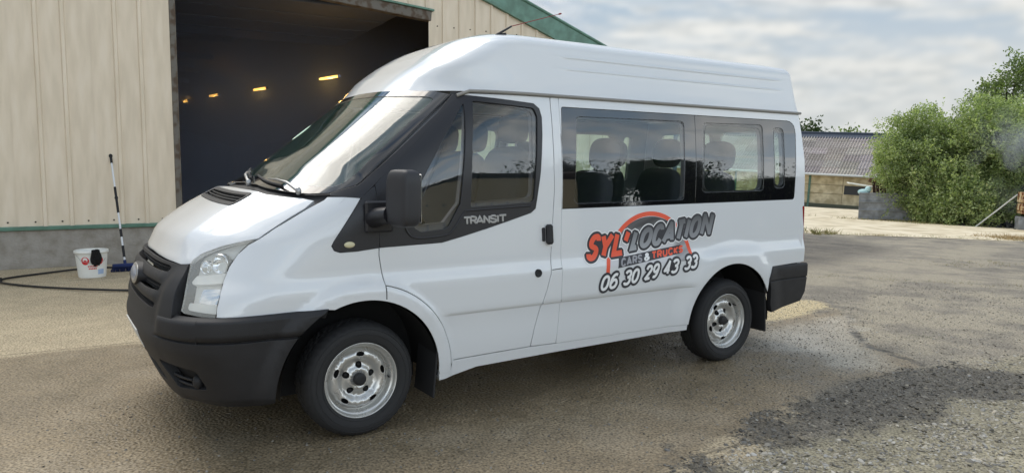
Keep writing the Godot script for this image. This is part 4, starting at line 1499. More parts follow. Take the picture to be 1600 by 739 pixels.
const ASPH := .60
const CONC := .79
const GRAV := .61
const WETC := .575

# bilinear look-up into a mask: o, u, v are worked out once for each place
func mk4(a: PackedFloat32Array, o: int, u: float, v: float) -> float:
	var p := a[o]
	if p == a[o + 1] and p == a[o + MW] and p == a[o + MW + 1]: return p
	return lerpf(lerpf(p, a[o + 1], u), lerpf(a[o + MW], a[o + MW + 1], u), v)

func yard_sheet(called: String, x0: float, z0: float, x1: float, z1: float, px: float, lift: float, hole: Array) -> void:
	var w := int((x1 - x0) / px)
	var h := int((z1 - z0) / px)
	var nd := []
	for k in 5:
		var nz: FastNoiseLite = gn[k].duplicate()
		nz.frequency = gn[k].frequency * px
		nz.offset = Vector3(x0 / px, z0 / px, 0)
		nd.append(nz.get_image(w, h, false, false, false).get_data())
	var N0: PackedByteArray = nd[0]
	var N1: PackedByteArray = nd[1]
	var N2: PackedByteArray = nd[2]
	var N3: PackedByteArray = nd[3]
	var N4: PackedByteArray = nd[4]
	var mpatch: PackedFloat32Array = mask_g.patch
	var mslab: PackedFloat32Array = mask_g.slab
	var mtan: PackedFloat32Array = mask_g.tan
	var mgravel: PackedFloat32Array = mask_g.gravel
	var mwet: PackedFloat32Array = mask_g.wet
	var mdark: PackedFloat32Array = mask_g.dark
	var mpud_sheen: PackedFloat32Array = mask_g.puddle_sheen
	var mcrack: PackedFloat32Array = mask_g.crack
	var cd := PackedByteArray()
	var rd := PackedByteArray()
	cd.resize(w * h * 3); rd.resize(w * h)
	var i := -1
	var q := 2.0 / 255.0
	for j in h:
		var z := z0 + (j + .5) * px
		var fz := clampf((z - MZ0) / MS, 0.0, MH - 1.01)
		var jz := int(fz)
		var v2 := fz - jz
		for kx in w:
			i += 1
			var x := x0 + (kx + .5) * px
			if hole.size() and x > hole[0] and x < hole[2] and z > hole[1] and z < hole[3]: continue
			var fx := clampf((x - MX0) / MS, 0.0, MW - 1.01)
			var ux := int(fx)
			var o := jz * MW + ux
			var u := fx - ux
			var a := N0[i] * q - 1.0
			var b := N1[i] * q - 1.0
			var c := N2[i] * q - 1.0
			var f := N3[i] * q - 1.0
			var e := N4[i] * q - 1.0
			var wob := b * .10 + c * .04
			var k := 0.0
			var r := 0.0
			var g := 0.0
			var bl := 0.0
			var ro := .9
			# concrete by the hall, else asphalt, worn and dusty
			var ks := sst(-.12, .10, mk4(mslab, o, u, v2) + wob * 1.5)
			if ks < 1.0:
				r = ASPH - .03 + a * .06 + b * .07 + c * .06 + f * .05
				g = r * .952
				bl = r * .87
				var hair := absf(e + b * .22 + c * .03)
				if hair < .010: 
					var hk := .68 + 32.0 * hair
					r *= hk; g *= hk; bl *= hk
				var tn := clampf(.5 + 1.7 * e + .9 * a + .5 * b, 0, 1) * .8
				r = lerpf(r, ASPH + .085 + c * .05, tn); g = lerpf(g, ASPH + .05 + c * .05, tn); bl = lerpf(bl, ASPH - .025 + c * .05, tn)
				k = sst(-.35, .45, mk4(mpatch, o, u, v2) + wob * 3.0 + e * .4)
				k *= .75
				r *= 1.0 - .30 * k; g *= 1.0 - .30 * k; bl *= 1.0 - .28 * k
			if ks > 0.0:
				var v := CONC + a * .06 + b * .05 + c * .045 + f * .035
				var jl := absf(fposmod(z + 6.1 - .07 * x, 4.05))
				if jl < .02: v *= .72
				r = lerpf(r, v, ks); g = lerpf(g, v * .92, ks); bl = lerpf(bl, v * .775, ks)
			k = mk4(mtan, o, u, v2) + wob
			if k > -.05:
				k = sst(-.05, .12, k)
				r = lerpf(r, .82 + c * .05, k); g = lerpf(g, .755 + c * .05, k); bl = lerpf(bl, .61 + c * .05, k)
			k = mk4(mgravel, o, u, v2) + wob * 1.4
			if k > -.08:
				k = sst(-.08, .12, k)
				var v := GRAV + b * .10 + c * .09 + f * .08
				r = lerpf(r, v, k); g = lerpf(g, v * .955, k); bl = lerpf(bl, v * .82, k)
			# water on it
			k = mk4(mwet, o, u, v2) + wob * .7
			if k > -.03:
				k = sst(-.03, .09, k)
				var v := WETC + a * .04 + e * .045 + b * .05 + c * .05 + f * .075
				var dry := sst(.10, .5, e + .3 * a) * .35
				r = lerpf(r, lerpf(v * 1.02, WETC + .11, dry), k); g = lerpf(g, lerpf(v * .915, WETC + .06, dry), k); bl = lerpf(bl, lerpf(v * .745, WETC - .02, dry), k)
				ro = lerpf(ro, .50 + .22 * b + .2 * dry + c * .15, k)
			k = mk4(mdark, o, u, v2) + wob * 2.4 + c * .05
			if k > -.10:
				k = sst(-.10, .12, k)
				r = lerpf(r, .395 + c * .09 + f * .07, k); g = lerpf(g, .37 + c * .09 + f * .07, k); bl = lerpf(bl, .325 + c * .08 + f * .06, k)
				ro = lerpf(ro, .6, k)
			k = mk4(mpud_sheen, o, u, v2) + wob * 1.5
			if k > -.06:
				k = sst(-.12, .2, k)
				ro = lerpf(ro, .27 + .15 * absf(c), k * .9)
				r = lerpf(r, r * 1.2, k); g = lerpf(g, g * 1.26, k); bl = lerpf(bl, bl * 1.38, k)  # paler, bluer colour paints the sky sheen onto the wet ground
			k = mk4(mcrack, o, u, v2) + c * .03
			if k > -.02:
				k = sst(-.02, .03, k) * .8
				r = lerpf(r, .24, k); g = lerpf(g, .23, k); bl = lerpf(bl, .21, k)
			cd[i * 3] = clampi(int(r * 255.0), 0, 255); cd[i * 3 + 1] = clampi(int(g * 255.0), 0, 255); cd[i * 3 + 2] = clampi(int(bl * 255.0), 0, 255)
			rd[i] = clampi(int(ro * 255.0), 0, 255)
	var m := mk(called + "_surface", Color(1, 1, 1), 1.0, 0.0, .5)
	m.albedo_texture = ImageTexture.create_from_image(Image.create_from_data(w, h, false, Image.FORMAT_RGB8, cd))
	m.roughness_texture = ImageTexture.create_from_image(Image.create_from_data(w, h, false, Image.FORMAT_L8, rd))
	m.texture_repeat = true
	m.normal_enabled = true
	m.normal_texture = yard_bump(x0, z0, x1, z1)
	m.normal_scale = 1.0
	# fine aggregate, laid over everything in world space
	m.detail_enabled = true
	m.detail_blend_mode = BaseMaterial3D.BLEND_MODE_MUL
	m.detail_uv_layer = BaseMaterial3D.DETAIL_UV_2
	m.uv2_scale = Vector3(.47, .47, .47)
	m.detail_albedo = M.grit
	var mb := MB.new()
	mb.uv2 = true
	var nx := int((x1 - x0) / .5)
	var nz2 := int((z1 - z0) / .5)
	for j in nz2 + 1:
		for k in nx + 1:
			var x := lerpf(x0, x1, float(k) / nx)
			mb.vert(Vector3(x, ground_y(x) + lift, lerpf(z0, z1, float(j) / nz2)), Vector3.UP, Vector2(float(k) / nx, float(j) / nz2))
	for j in nz2:
		for k in nx:
			var a := j * (nx + 1) + k
			mb.quad(a, a + 1, a + nx + 2, a + nx + 1)
	struct_(called, mb, m)

func yard_bump(x0: float, z0: float, x1: float, z1: float) -> Texture2D:
	var w := 1600
	var h := int(w * (z1 - z0) / (x1 - x0))
	var z := noise(301, .30, 3)
	var im := z.get_image(w, h, false, false, true)
	im.convert(Image.FORMAT_RGBA8)
	im.bump_map_to_normal_map(1.3)
	return ImageTexture.create_from_image(im)

func build_ground() -> void:
	make_masks()
	var m := mk("earth", Color(1, 1, 1), .95)
	m.vertex_color_use_as_albedo = true
	m.albedo_texture = ntex(noise(41, .02, 6), 512, [[0.2, Color(.75, .73, .7)], [.8, Color(1, 1, 1)]])
	m.uv1_triplanar = true; m.uv1_world_triplanar = true; m.uv1_scale = Vector3(.2, .2, .2)
	var mb := MB.new()
	var xs := [-300.0, -120, -60, -30, -15, -5, 2, 8]
	for k in 20: xs.append(8.0 + (k + 1) * 2.0)
	xs.append_array([60.0, 90, 150, 260, 500])
	var zs := [-400.0, -200, -110, -70, -50, -40, -34, -30, -26, -22, -18, -14, -10, -6, -2, 2, 6, 10, 16, 24, 40, 80, 160, 300]
	for z in zs:
		for x in xs:
			mb.vert(Vector3(x, ground_y(x) - .03, z), Vector3(.0, 1, 0), Vector2(x, z), Color(.20, .18, .13) if x < 50 else Color(.12, .14, .06))
	for j in zs.size() - 1:
		for k in xs.size() - 1:
			var a: int = j * xs.size() + k
			mb.quad(a, a + 1, a + xs.size() + 1, a + xs.size())
	struct_("ground", mb, m)
	M.grit = ntex(noise(44, .10, 4), 1024, [[0.15, Color(.50, .49, .47)], [.32, Color(.76, .755, .74)], [.5, Color(.90, .895, .885)], [.68, Color(1, 1, 1)]])
	# pale farm track between the yard and the barn
	m = mk("track", Color(.86, .815, .72), .95)
	m.albedo_texture = ntex(noise(42, .015, 6), 512, [[0.2, Color(.84, .82, .78)], [.5, Color(.96, .95, .93)], [.8, Color(1, 1, 1)]])
	m.uv1_triplanar = true; m.uv1_world_triplanar = true; m.uv1_scale = Vector3(.12, .12, .12)
	mb = MB.new()
	var near := [[11.0, -15.0], [14.6, -9.5], [15.6, -7.6], [16.3, -6.4], [17.6, -5.2], [19.6, -4.0], [22.5, -2.4], [27.0, -.5], [32, 2]]
	var far := [[39.4, -40.0], [39.6, -28.0], [39.4, -24.0], [38.4, -19.4], [33.0, -14.0], [29.5, -11.2], [27.4, -8.6], [27.6, -5.8], [34, -2]]
	for k in near.size():
		for j in 9:
			var q := Vector2(near[k][0], near[k][1]).lerp(Vector2(far[k][0], far[k][1]), j / 8.0)
			var wob := .25 * sin(k * 2.1) if j == 0 else 0.0
			mb.vert(Vector3(q.x + wob, ground_y(q.x) + .008, q.y), Vector3.UP)
	for k in near.size() - 1:
		for j in 8: mb.quad(k * 9 + j, k * 9 + j + 1, k * 9 + j + 10, k * 9 + j + 9)
	struct_("track", mb, m)
	yard_sheet("yard", -8.0, -12.0, 19.6, 8.0, .028, .0, [-2.6, -2.6, 8.4, 3.4])
	yard_sheet("yard_foreground", -2.8, -2.8, 8.6, 3.6, .0082, .004, [])


# ------------------------------------------------------------------ hall
func build_hall() -> void:
	var at := Vector3(-1.9, 0, -7.8)
	var hall := thing("steel_hall", "large beige steel-clad hall with green verge and a wide open dark doorway", "hall", at, -.0694)
	var s0 := -9.5
	var s1 := 12.2
	var d0 := 2.27
	var d1 := 6.47
	var dtop := 4.20
	var roofline := func(s: float) -> float: return 7.0 - .367 * absf(s - .9)
	# plinth
	var mb := MB.new()
	mb.box(Vector3((s0 + d0) / 2 - .0, .27, -.02), Vector3(d0 - s0, .56, .20), Basis.IDENTITY, .012)
	obj("plinth", mb, M.plinth, hall)
	mb = MB.new()
	mb.box(Vector3((s1 + d1) / 2 + .05, .27, -.02), Vector3(s1 - d1 - .1, .56, .20), Basis.IDENTITY, .012)
	obj("plinth", mb, M.plinth, hall)
	# cladding: sheets of three ribs
	var pitch := .325
	var k := 0
	var s := s0
	while s < s1 - .01:
		var e := minf(s + pitch * 3.0, s1)
		if s < d0 and e > d0: e = d0
		if s < d1 and e > d1: e = d1
		var y0 := .565
		var over := s >= d0 - .001 and e <= d1 + .001
		var mbs := MB.new()
		var pts := []
		var x := s
		var base := .092 + (.004 if k % 2 == 0 else .0)
		# outline in plan: flat, small swage, rib
		pts.append(Vector2(s - (.012 if k % 2 == 0 else .0), base))
		var r := s0 + .288
		while r < s + .01: r += pitch
		while r < e - .07:
			if r > s + .005:
				pts.append_array([Vector2(r - .002, base), Vector2(r + .012, base + .024), Vector2(r + .052, base + .024), Vector2(r + .066, base)])
			r += pitch
		pts.append(Vector2(e, base))
		for j in pts.size() - 1:
			var a: Vector2 = pts[j]
			var b: Vector2 = pts[j + 1]
			var ya: float = dtop + (d1 - a.x) * .085 if over else y0
			var yb: float = dtop + (d1 - b.x) * .085 if over else y0
			mbs.face([Vector3(a.x, ya, a.y), Vector3(b.x, yb, b.y), Vector3(b.x, roofline.call(b.x) - .02, b.y), Vector3(a.x, roofline.call(a.x) - .02, a.y)], Vector3(0, 0, 1))
		# thickness behind
		if over: y0 = dtop + .36
		mbs.face([Vector3(s, y0, .07), Vector3(e, y0, .07), Vector3(e, roofline.call(e) - .05, .07), Vector3(s, roofline.call(s) - .05, .07)], Vector3(0, 0, -1))
		mbs.face([Vector3(s, y0, .07), Vector3(e, y0, .07), Vector3(e, y0, base), Vector3(s, y0, base)], Vector3.DOWN)
		obj("cladding_sheet", mbs, M.cladding, hall)
		s = e
		k += 1
	# screws
	mb = MB.new()
	s = s0 + .2
	while s < s1:
		for y in [.66, 3.96, 2.3]:
			if (s > d0 - .02 and s < d1 + .02) and y < dtop: continue
			if y == 2.3 or y > roofline.call(s) - .3: continue
			if s > d0 - .02 and s < d1 + .02 and y < dtop + .4: continue
			mb.box(Vector3(s, y, .098), Vector3(.022, .022, .014), Basis.IDENTITY, .004)
		s += pitch
	var sc := obj("screw_row", mb, M.screw, hall)
	sc.set_meta("kind", "stuff")
	# green flashing over the plinth
	for seg in [[s0, d0], [d1 + .1, s1]]:
		mb = MB.new()
		mb.box(Vector3((seg[0] + seg[1]) / 2, .575, .10), Vector3(seg[1] - seg[0], .05, .09), Basis(Vector3.RIGHT, .15), .006)
		obj("base_flashing", mb, M.green_metal, hall)
	# verges
	for side in [1.0, -1.0]:
		mb = MB.new()
		var a := Vector3(.9, 7.0, 0)
		var b := Vector3(.9 + 11.6 * side, 7.0 - .367 * 11.6, 0)
		var q := [a + Vector3(0, -.06, 0), b + Vector3(0, -.06, 0), b + Vector3(0, .34, 0), a + Vector3(0, .34, 0)]
		var fr := []
		var bk := []
		for p in q:
			fr.append(p + Vector3(0, 0, .17)); bk.append(p + Vector3(0, 0, -.05))
		mb.face(fr, Vector3(0, 0, 1)); mb.face(bk, Vector3(0, 0, -1))
		for j in 4:
			mb.face([fr[j], fr[(j + 1) % 4], bk[(j + 1) % 4], bk[j]], (fr[j] + fr[(j + 1) % 4]) / 2 - (a + b) / 2)
		mb.tube([q[2] + Vector3(0, 0, .17), q[3] + Vector3(0, 0, .17)], .03, 8)
		obj("verge", mb, M.green_metal, hall)
		# roof slope behind it
		mb = MB.new()
		for yy in [[.30, 1.0], [.24, -1.0]]:
			mb.face([a + Vector3(0, yy[0], -.05), b + Vector3(0, yy[0], -.05), b + Vector3(0, yy[0], -62.0), a + Vector3(0, yy[0], -62.0)], Vector3(0, yy[1], 0))
		obj("roof", mb, M.hall_steel, hall)
		mb = MB.new()
		mb.box(Vector3(.9 + 11.4 * side, 1.7, -31), Vector3(.2, 3.6, 62))
		obj("side_wall", mb, M.hall_dark, hall)
	mb = MB.new()
	mb.box(Vector3(1.2, 3.6, -62), Vector3(23, 7.4, .2))
	obj("rear_wall", mb, M.hall_dark, hall)
	mb = MB.new()
	mb.box(Vector3(1.2, -.01, -31), Vector3(23, .06, 62))
	obj("floor", mb, M.hall_dark, hall)
	# inner skin of the front wall
	for w in [[s0 - .5, d0, 0.0, 7.2], [d1, s1, 0.0, 4.0], [d0, d1, dtop + .4, 6.4]]:
		mb = MB.new()
		mb.box(Vector3((w[0] + w[1]) / 2, (w[2] + minf(w[3], roofline.call(w[1]))) / 2, -.10), Vector3(w[1] - w[0], minf(w[3], roofline.call(w[1])) - w[2], .04))
		obj("inner_wall", mb, M.hall_dark, hall)
	# door frame
	mb = MB.new()
	mb.box(Vector3(d0 + .045, 2.3, .03), Vector3(.09, 4.6, .16), Basis.IDENTITY, .008)
	obj("door_jamb", mb, M.jamb, hall)
	mb = MB.new()
	mb.box(Vector3(d1 + .03, 1.75, .07), Vector3(.15, 3.55, .13), Basis.IDENTITY, .008)
	obj("door_jamb", mb, M.jamb, hall)
	mb = MB.new()
	mb.box(Vector3((d0 + d1) / 2, dtop + .10, .05), Vector3(d1 - d0 + .08, .17, .16), Basis(Vector3.BACK, -.085), .008)
	obj("door_lintel", mb, M.jamb, hall)
	mb = MB.new()
	mb.box(Vector3((d0 + d1) / 2, dtop + .20, .10), Vector3(d1 - d0 + .16, .035, .14), Basis(Vector3.BACK, -.085), .005)
	obj("lintel_flashing", mb, M.green_metal, hall)
	# door leaf run up under the roof, and its tracks
	for j in 4:
		mb = MB.new()
		mb.box(Vector3((d0 + d1) / 2 - .1, dtop + .02 - .01 * j, -.75 - 1.02 * j), Vector3(d1 - d0 - .5, .05, .98), Basis.IDENTITY, .01)
		obj("door_section", mb, M.hall_steel, hall)
	for j in 6:
		mb = MB.new()
		mb.box(Vector3(1.2, 5.6, -4.5 - 4.6 * j), Vector3(8, .22, .14))
		obj("roof_beam", mb, M.hall_dark, hall)
	# added haze volume, stands in for the pale veil over the dark doorway
	var dm := FogMaterial.new()
	dm.albedo = Color(.78, .86, 1.0)
	dm.density = .065
	var dh := FogVolume.new()
	dh.name = "added_haze"
	dh.shape = RenderingServer.FOG_VOLUME_SHAPE_BOX
	dh.size = Vector3(19.0, 5.2, 22.0)
	dh.position = Vector3(1.0, 2.65, -11.4)
	dh.material = dm
	hall.add_child(dh, true)

func hall_lamp(px: Array, dir: Vector3, label: String) -> void:
	var t := thing("tube_lamp", label, "lamp", px[0], 0, "lit tube lamps under the hall roof")
	var mb := MB.new()
	mb.tube([-dir * px[1] * .5, dir * px[1] * .5], px[2], 8)
	obj("lamp_tube", mb, M.lamp, t)
	mb = MB.new()
	for k in [-1, 1]: mb.tube([dir * px[1] * .52 * k, dir * px[1] * .49 * k], px[2] * 1.15, 8)
	obj("lamp_end", mb, M.hall_dark, t)
	var l := OmniLight3D.new()
	l.name = "lamp_light"
	l.light_color = Color(1.0, .76, .42); l.light_energy = .25; l.omni_range = 30.0; l.omni_attenuation = 2.0
	l.light_size = .1; l.shadow_enabled = true
	l.position = Vector3(0, -px[2] - .06, 0)
	t.add_child(l, true)

# ------------------------------------------------------------------ trees and shrubs
func leafy(centre: Vector3, blobs: Array, count: int, leaf: float, cols: Array, sd: int, up_bias := .35) -> MB:
	# leaves on twigs spread through ellipsoids; blobs: [centre, radius, share]
	var r := RandomNumberGenerator.new()
	r.seed = sd
	var nz := noise(sd + 7, .55, 3)
	var mb := MB.new()
	var tot := 0.0
	for b in blobs: tot += b[2]
	for b in blobs:
		var n := int(count * b[2] / tot / 7.0)
		for i in n:
			var d := Vector3(r.randfn(), r.randfn(), r.randfn()).normalized()
			var rad := pow(r.randf(), .42)
			var p: Vector3 = b[0] + d * rad * b[1]
			var q := nz.get_noise_3dv(p * 1.6)
			if q < -.34: continue                      # gaps
			p += d * q * b[1].x * .8
			var tw := (d + Vector3(r.randfn() * .5, r.randfn() * .4 + up_bias, r.randfn() * .5)).normalized()
			var tone := r.randf()
			for k in 7:
				var o := p + tw * leaf * (k - 2.0) * .55 + Vector3(r.randfn(), r.randfn(), r.randfn()) * leaf * .38
				var ax := (tw + Vector3(r.randfn(), r.randfn() - .35, r.randfn()) * .9).normalized()
				var sdv := ax.cross(Vector3(r.randfn(), r.randfn() + .4, r.randfn())).normalized()
				var L := leaf * r.randf_range(.7, 1.3)
				var wd := L * .30
				var c: Color = (cols[0] as Color).lerp(cols[1], clampf(tone * .7 + r.randf() * .3, 0, 1))
				if r.randf() < .04: c = cols[2]
				var nn := ax.cross(sdv).normalized()
				if nn.y < 0: nn = -nn
				var pts := [o, o + ax * L * .5 + sdv * wd - nn * L * .06, o + ax * L, o + ax * L * .5 - sdv * wd - nn * L * .06]
				var i0 := mb.v.size()
				for z in pts: mb.vert(centre + z, nn, Vector2.ZERO, c)
				mb.tri(i0, i0 + 1, i0 + 2); mb.tri(i0, i0 + 2, i0 + 3)
	return mb

func limbs(base: Vector3, tips: Array, r0: float, sd: int) -> MB:
	var r := RandomNumberGenerator.new()
	r.seed = sd
	var mb := MB.new()
	for t in tips:
		var fork := base.lerp(t, .35) + Vector3(0, base.distance_to(t) * .12, 0) * 0.0
		fork.x = lerpf(base.x, t.x, .15); fork.z = lerpf(base.z, t.z, .15)
		var mid := fork.lerp(t, .5) + Vector3(r.randfn() * .12, r.randfn() * .12, r.randfn() * .12)
		mb.tube([base, fork, mid, t], [r0, r0 * .8, r0 * .5, r0 * .15], 7)
		for k in 3:
			var a := mid.lerp(t, r.randf_range(0, .7))
			mb.tube([a, a + Vector3(r.randfn(), r.randf() * .8, r.randfn()) * base.distance_to(t) * .16], [r0 * .3, r0 * .08], 5)
	return mb

func plant(called: String, label: String, cat: String, at: Vector3, blobs: Array, count: int, leaf: float, cols: Array, tips: Array, r0: float, sd: int, group := "") -> void:
	var t := thing(called, label, cat, at, 0, group)
	obj("trunk", limbs(Vector3(0, -.1, 0), tips, r0, sd), M.bark, t)
	obj("crown", leafy(Vector3.ZERO, blobs, count, leaf, cols, sd), M.leaf, t)
	if group.begins_with("row of"):
		var mb := MB.new()
		var nz := noise(sd, .8, 3)
		for b in blobs:
			var i0 := mb.v.size()
			mb.ball(b[0], b[1] * .86, Basis.IDENTITY, 22, 14, 1.0, Color(.035, .05, .025))
			for k in range(i0, mb.v.size()):
				mb.v[k] = b[0] + (mb.v[k] - b[0]) * (1.0 + .45 * nz.get_noise_3dv(mb.v[k]))
		obj("inner_leaves", mb, M.leaf, t)

func gp(x: float, z: float) -> Vector3: return Vector3(x, ground_y(x), z)

func build_plants() -> void:
	var lite := [Color(.17, .23, .10), Color(.58, .66, .34), Color(.68, .68, .42)]
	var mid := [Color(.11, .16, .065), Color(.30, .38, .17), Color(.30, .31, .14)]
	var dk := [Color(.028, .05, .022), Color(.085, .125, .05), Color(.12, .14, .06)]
	# big pale shrub, in front
	plant("tall_shrub", "big pale green leafy shrub behind the grey metal skip", "shrub", gp(27.9, -9.9), [
		[Vector3(-.2, 1.5, -.6), Vector3(1.3, 1.5, 1.25), 1.0], [Vector3(.4, 2.7, .6), Vector3(1.4, 1.6, 1.4), 1.2], [Vector3(-.5, 1.15, .9), Vector3(1.3, 1.2, 1.3), 1.0],
		[Vector3(.6, 3.6, 1.3), Vector3(1.0, 1.0, 1.1), .8], [Vector3(-.1, 2.4, -.5), Vector3(1.0, 1.2, .9), .7], [Vector3(0, .8, 1.8), Vector3(1.1, .9, 1.0), .7], [Vector3(.4, 3.2, 2.2), Vector3(1.1, 1.2, 1.1), .8], [Vector3(-.5, .55, .1), Vector3(1.0, .7, 1.3), .7], [Vector3(-.2, 3.35, -1.0), Vector3(1.0, .9, .95), .8], [Vector3(-.9, 2.3, -1.2), Vector3(.95, 1.0, .85), .7]],
		150000, .088, lite, [Vector3(-.3, 2.4, -.7), Vector3(.4, 3.9, .4), Vector3(.5, 3.8, 1.7), Vector3(-.4, 2.0, 1.2), Vector3(.2, 2.8, 0)], .09, 11)
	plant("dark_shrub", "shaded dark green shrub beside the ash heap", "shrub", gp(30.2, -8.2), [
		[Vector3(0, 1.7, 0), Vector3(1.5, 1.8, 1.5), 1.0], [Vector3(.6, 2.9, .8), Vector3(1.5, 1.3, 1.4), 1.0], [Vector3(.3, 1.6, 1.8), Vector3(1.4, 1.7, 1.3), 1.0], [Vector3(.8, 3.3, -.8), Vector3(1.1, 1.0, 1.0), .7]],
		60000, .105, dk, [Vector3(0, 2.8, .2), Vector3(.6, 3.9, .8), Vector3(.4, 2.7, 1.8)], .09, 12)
	plant("airy_tree", "tall open-crowned tree with sky showing through at the right edge", "tree", gp(36.6, -11.5), [
		[Vector3(0, 6.2, .2), Vector3(1.0, .75, 1.0), 1.0], [Vector3(.2, 7.0, .5), Vector3(.8, .6, .8), .7], [Vector3(.1, 5.2, -.6), Vector3(.9, .7, .7), .7], [Vector3(.2, 5.9, 1.6), Vector3(1.0, .9, 1.0), .9], [Vector3(0, 4.9, .9), Vector3(1.1, .8, 1.3), .9], [Vector3(0, 5.9, -1.0), Vector3(.5, .45, .5), .3]],
		10500, .13, mid, [Vector3(0, 7.2, .4), Vector3(.2, 6.5, 1.7), Vector3(0, 6.2, -1.1), Vector3(.2, 6.8, -.2), Vector3(.1, 5.4, -.8), Vector3(.4, 5.4, 1.4)], .12, 13)
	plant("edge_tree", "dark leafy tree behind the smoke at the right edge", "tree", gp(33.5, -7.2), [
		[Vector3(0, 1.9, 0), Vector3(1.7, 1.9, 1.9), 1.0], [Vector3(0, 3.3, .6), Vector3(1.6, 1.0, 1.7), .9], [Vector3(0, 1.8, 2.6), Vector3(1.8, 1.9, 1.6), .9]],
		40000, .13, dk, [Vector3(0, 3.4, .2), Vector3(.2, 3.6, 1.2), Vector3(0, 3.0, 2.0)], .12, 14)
	# behind the barn roof
	var g := "trees showing over the barn roof"
	var spots := [[64.0, -42.0, 6.7, 2.4, "broad dark tree showing over the barn roof beside the van"], [66.0, -38.2, 5.9, 1.8, "low spreading tree over the barn roof, right of the broad dark one"], [68.0, -35.2, 5.2, 1.1, "smallest treetop just clearing the barn's ridge"], [66.0, -31.2, 5.6, 1.2, "thin treetop over the barn ridge next to the big shrub"], [64.0, -27.0, 5.9, 1.8, "rounded treetop half hidden by the big shrub's left edge"]]
	for k in spots.size():
		var q: Array = spots[k]
		var h: float = q[2]
		var r: float = q[3]
		plant("distant_tree", q[4], "tree", gp(q[0], q[1]), [[Vector3(0, h - r, 0), Vector3(r, r * .95, r), 1.0], [Vector3(.3, h - r * 1.7, -r * .8), Vector3(r * .8, r * .8, r * .8), .7], [Vector3(0, h - r * 1.8, r * .8), Vector3(r * .8, r * .7, r * .8), .7]],
			int(14000 * r / 2.0) + 4000, .34, dk if k % 2 == 0 else mid, [Vector3(0, h - .8, 0), Vector3(.2, h - r, r * .6), Vector3(0, h - r, -r * .6)], .16, 30 + k, g)
	# the tree line and the neighbour's wall behind the photographer, which the van's windows mirror
	for k in 9:
		var x := -2.0 + k * 5.6
		var h := 5.4 + 1.6 * sin(k * 1.7)
		plant("yard_tree", "dense dark tree in the row facing the van's side, number %s from the beige shed" % ["one", "two", "three", "four", "five", "six", "seven", "eight", "nine"][k], "tree", Vector3(x, 0, 26.0 + 1.5 * sin(k * 2.3)), [[Vector3(0, h * .62, 0), Vector3(3.0, h * .40, 2.4), 1.0], [Vector3(1.2, h * .35, 0), Vector3(2.8, h * .33, 2.2), .9]],
			16000, .19, dk, [Vector3(0, h * .9, 0), Vector3(1.4, h * .6, .4)], .2, 60 + k, "row of trees facing the van")

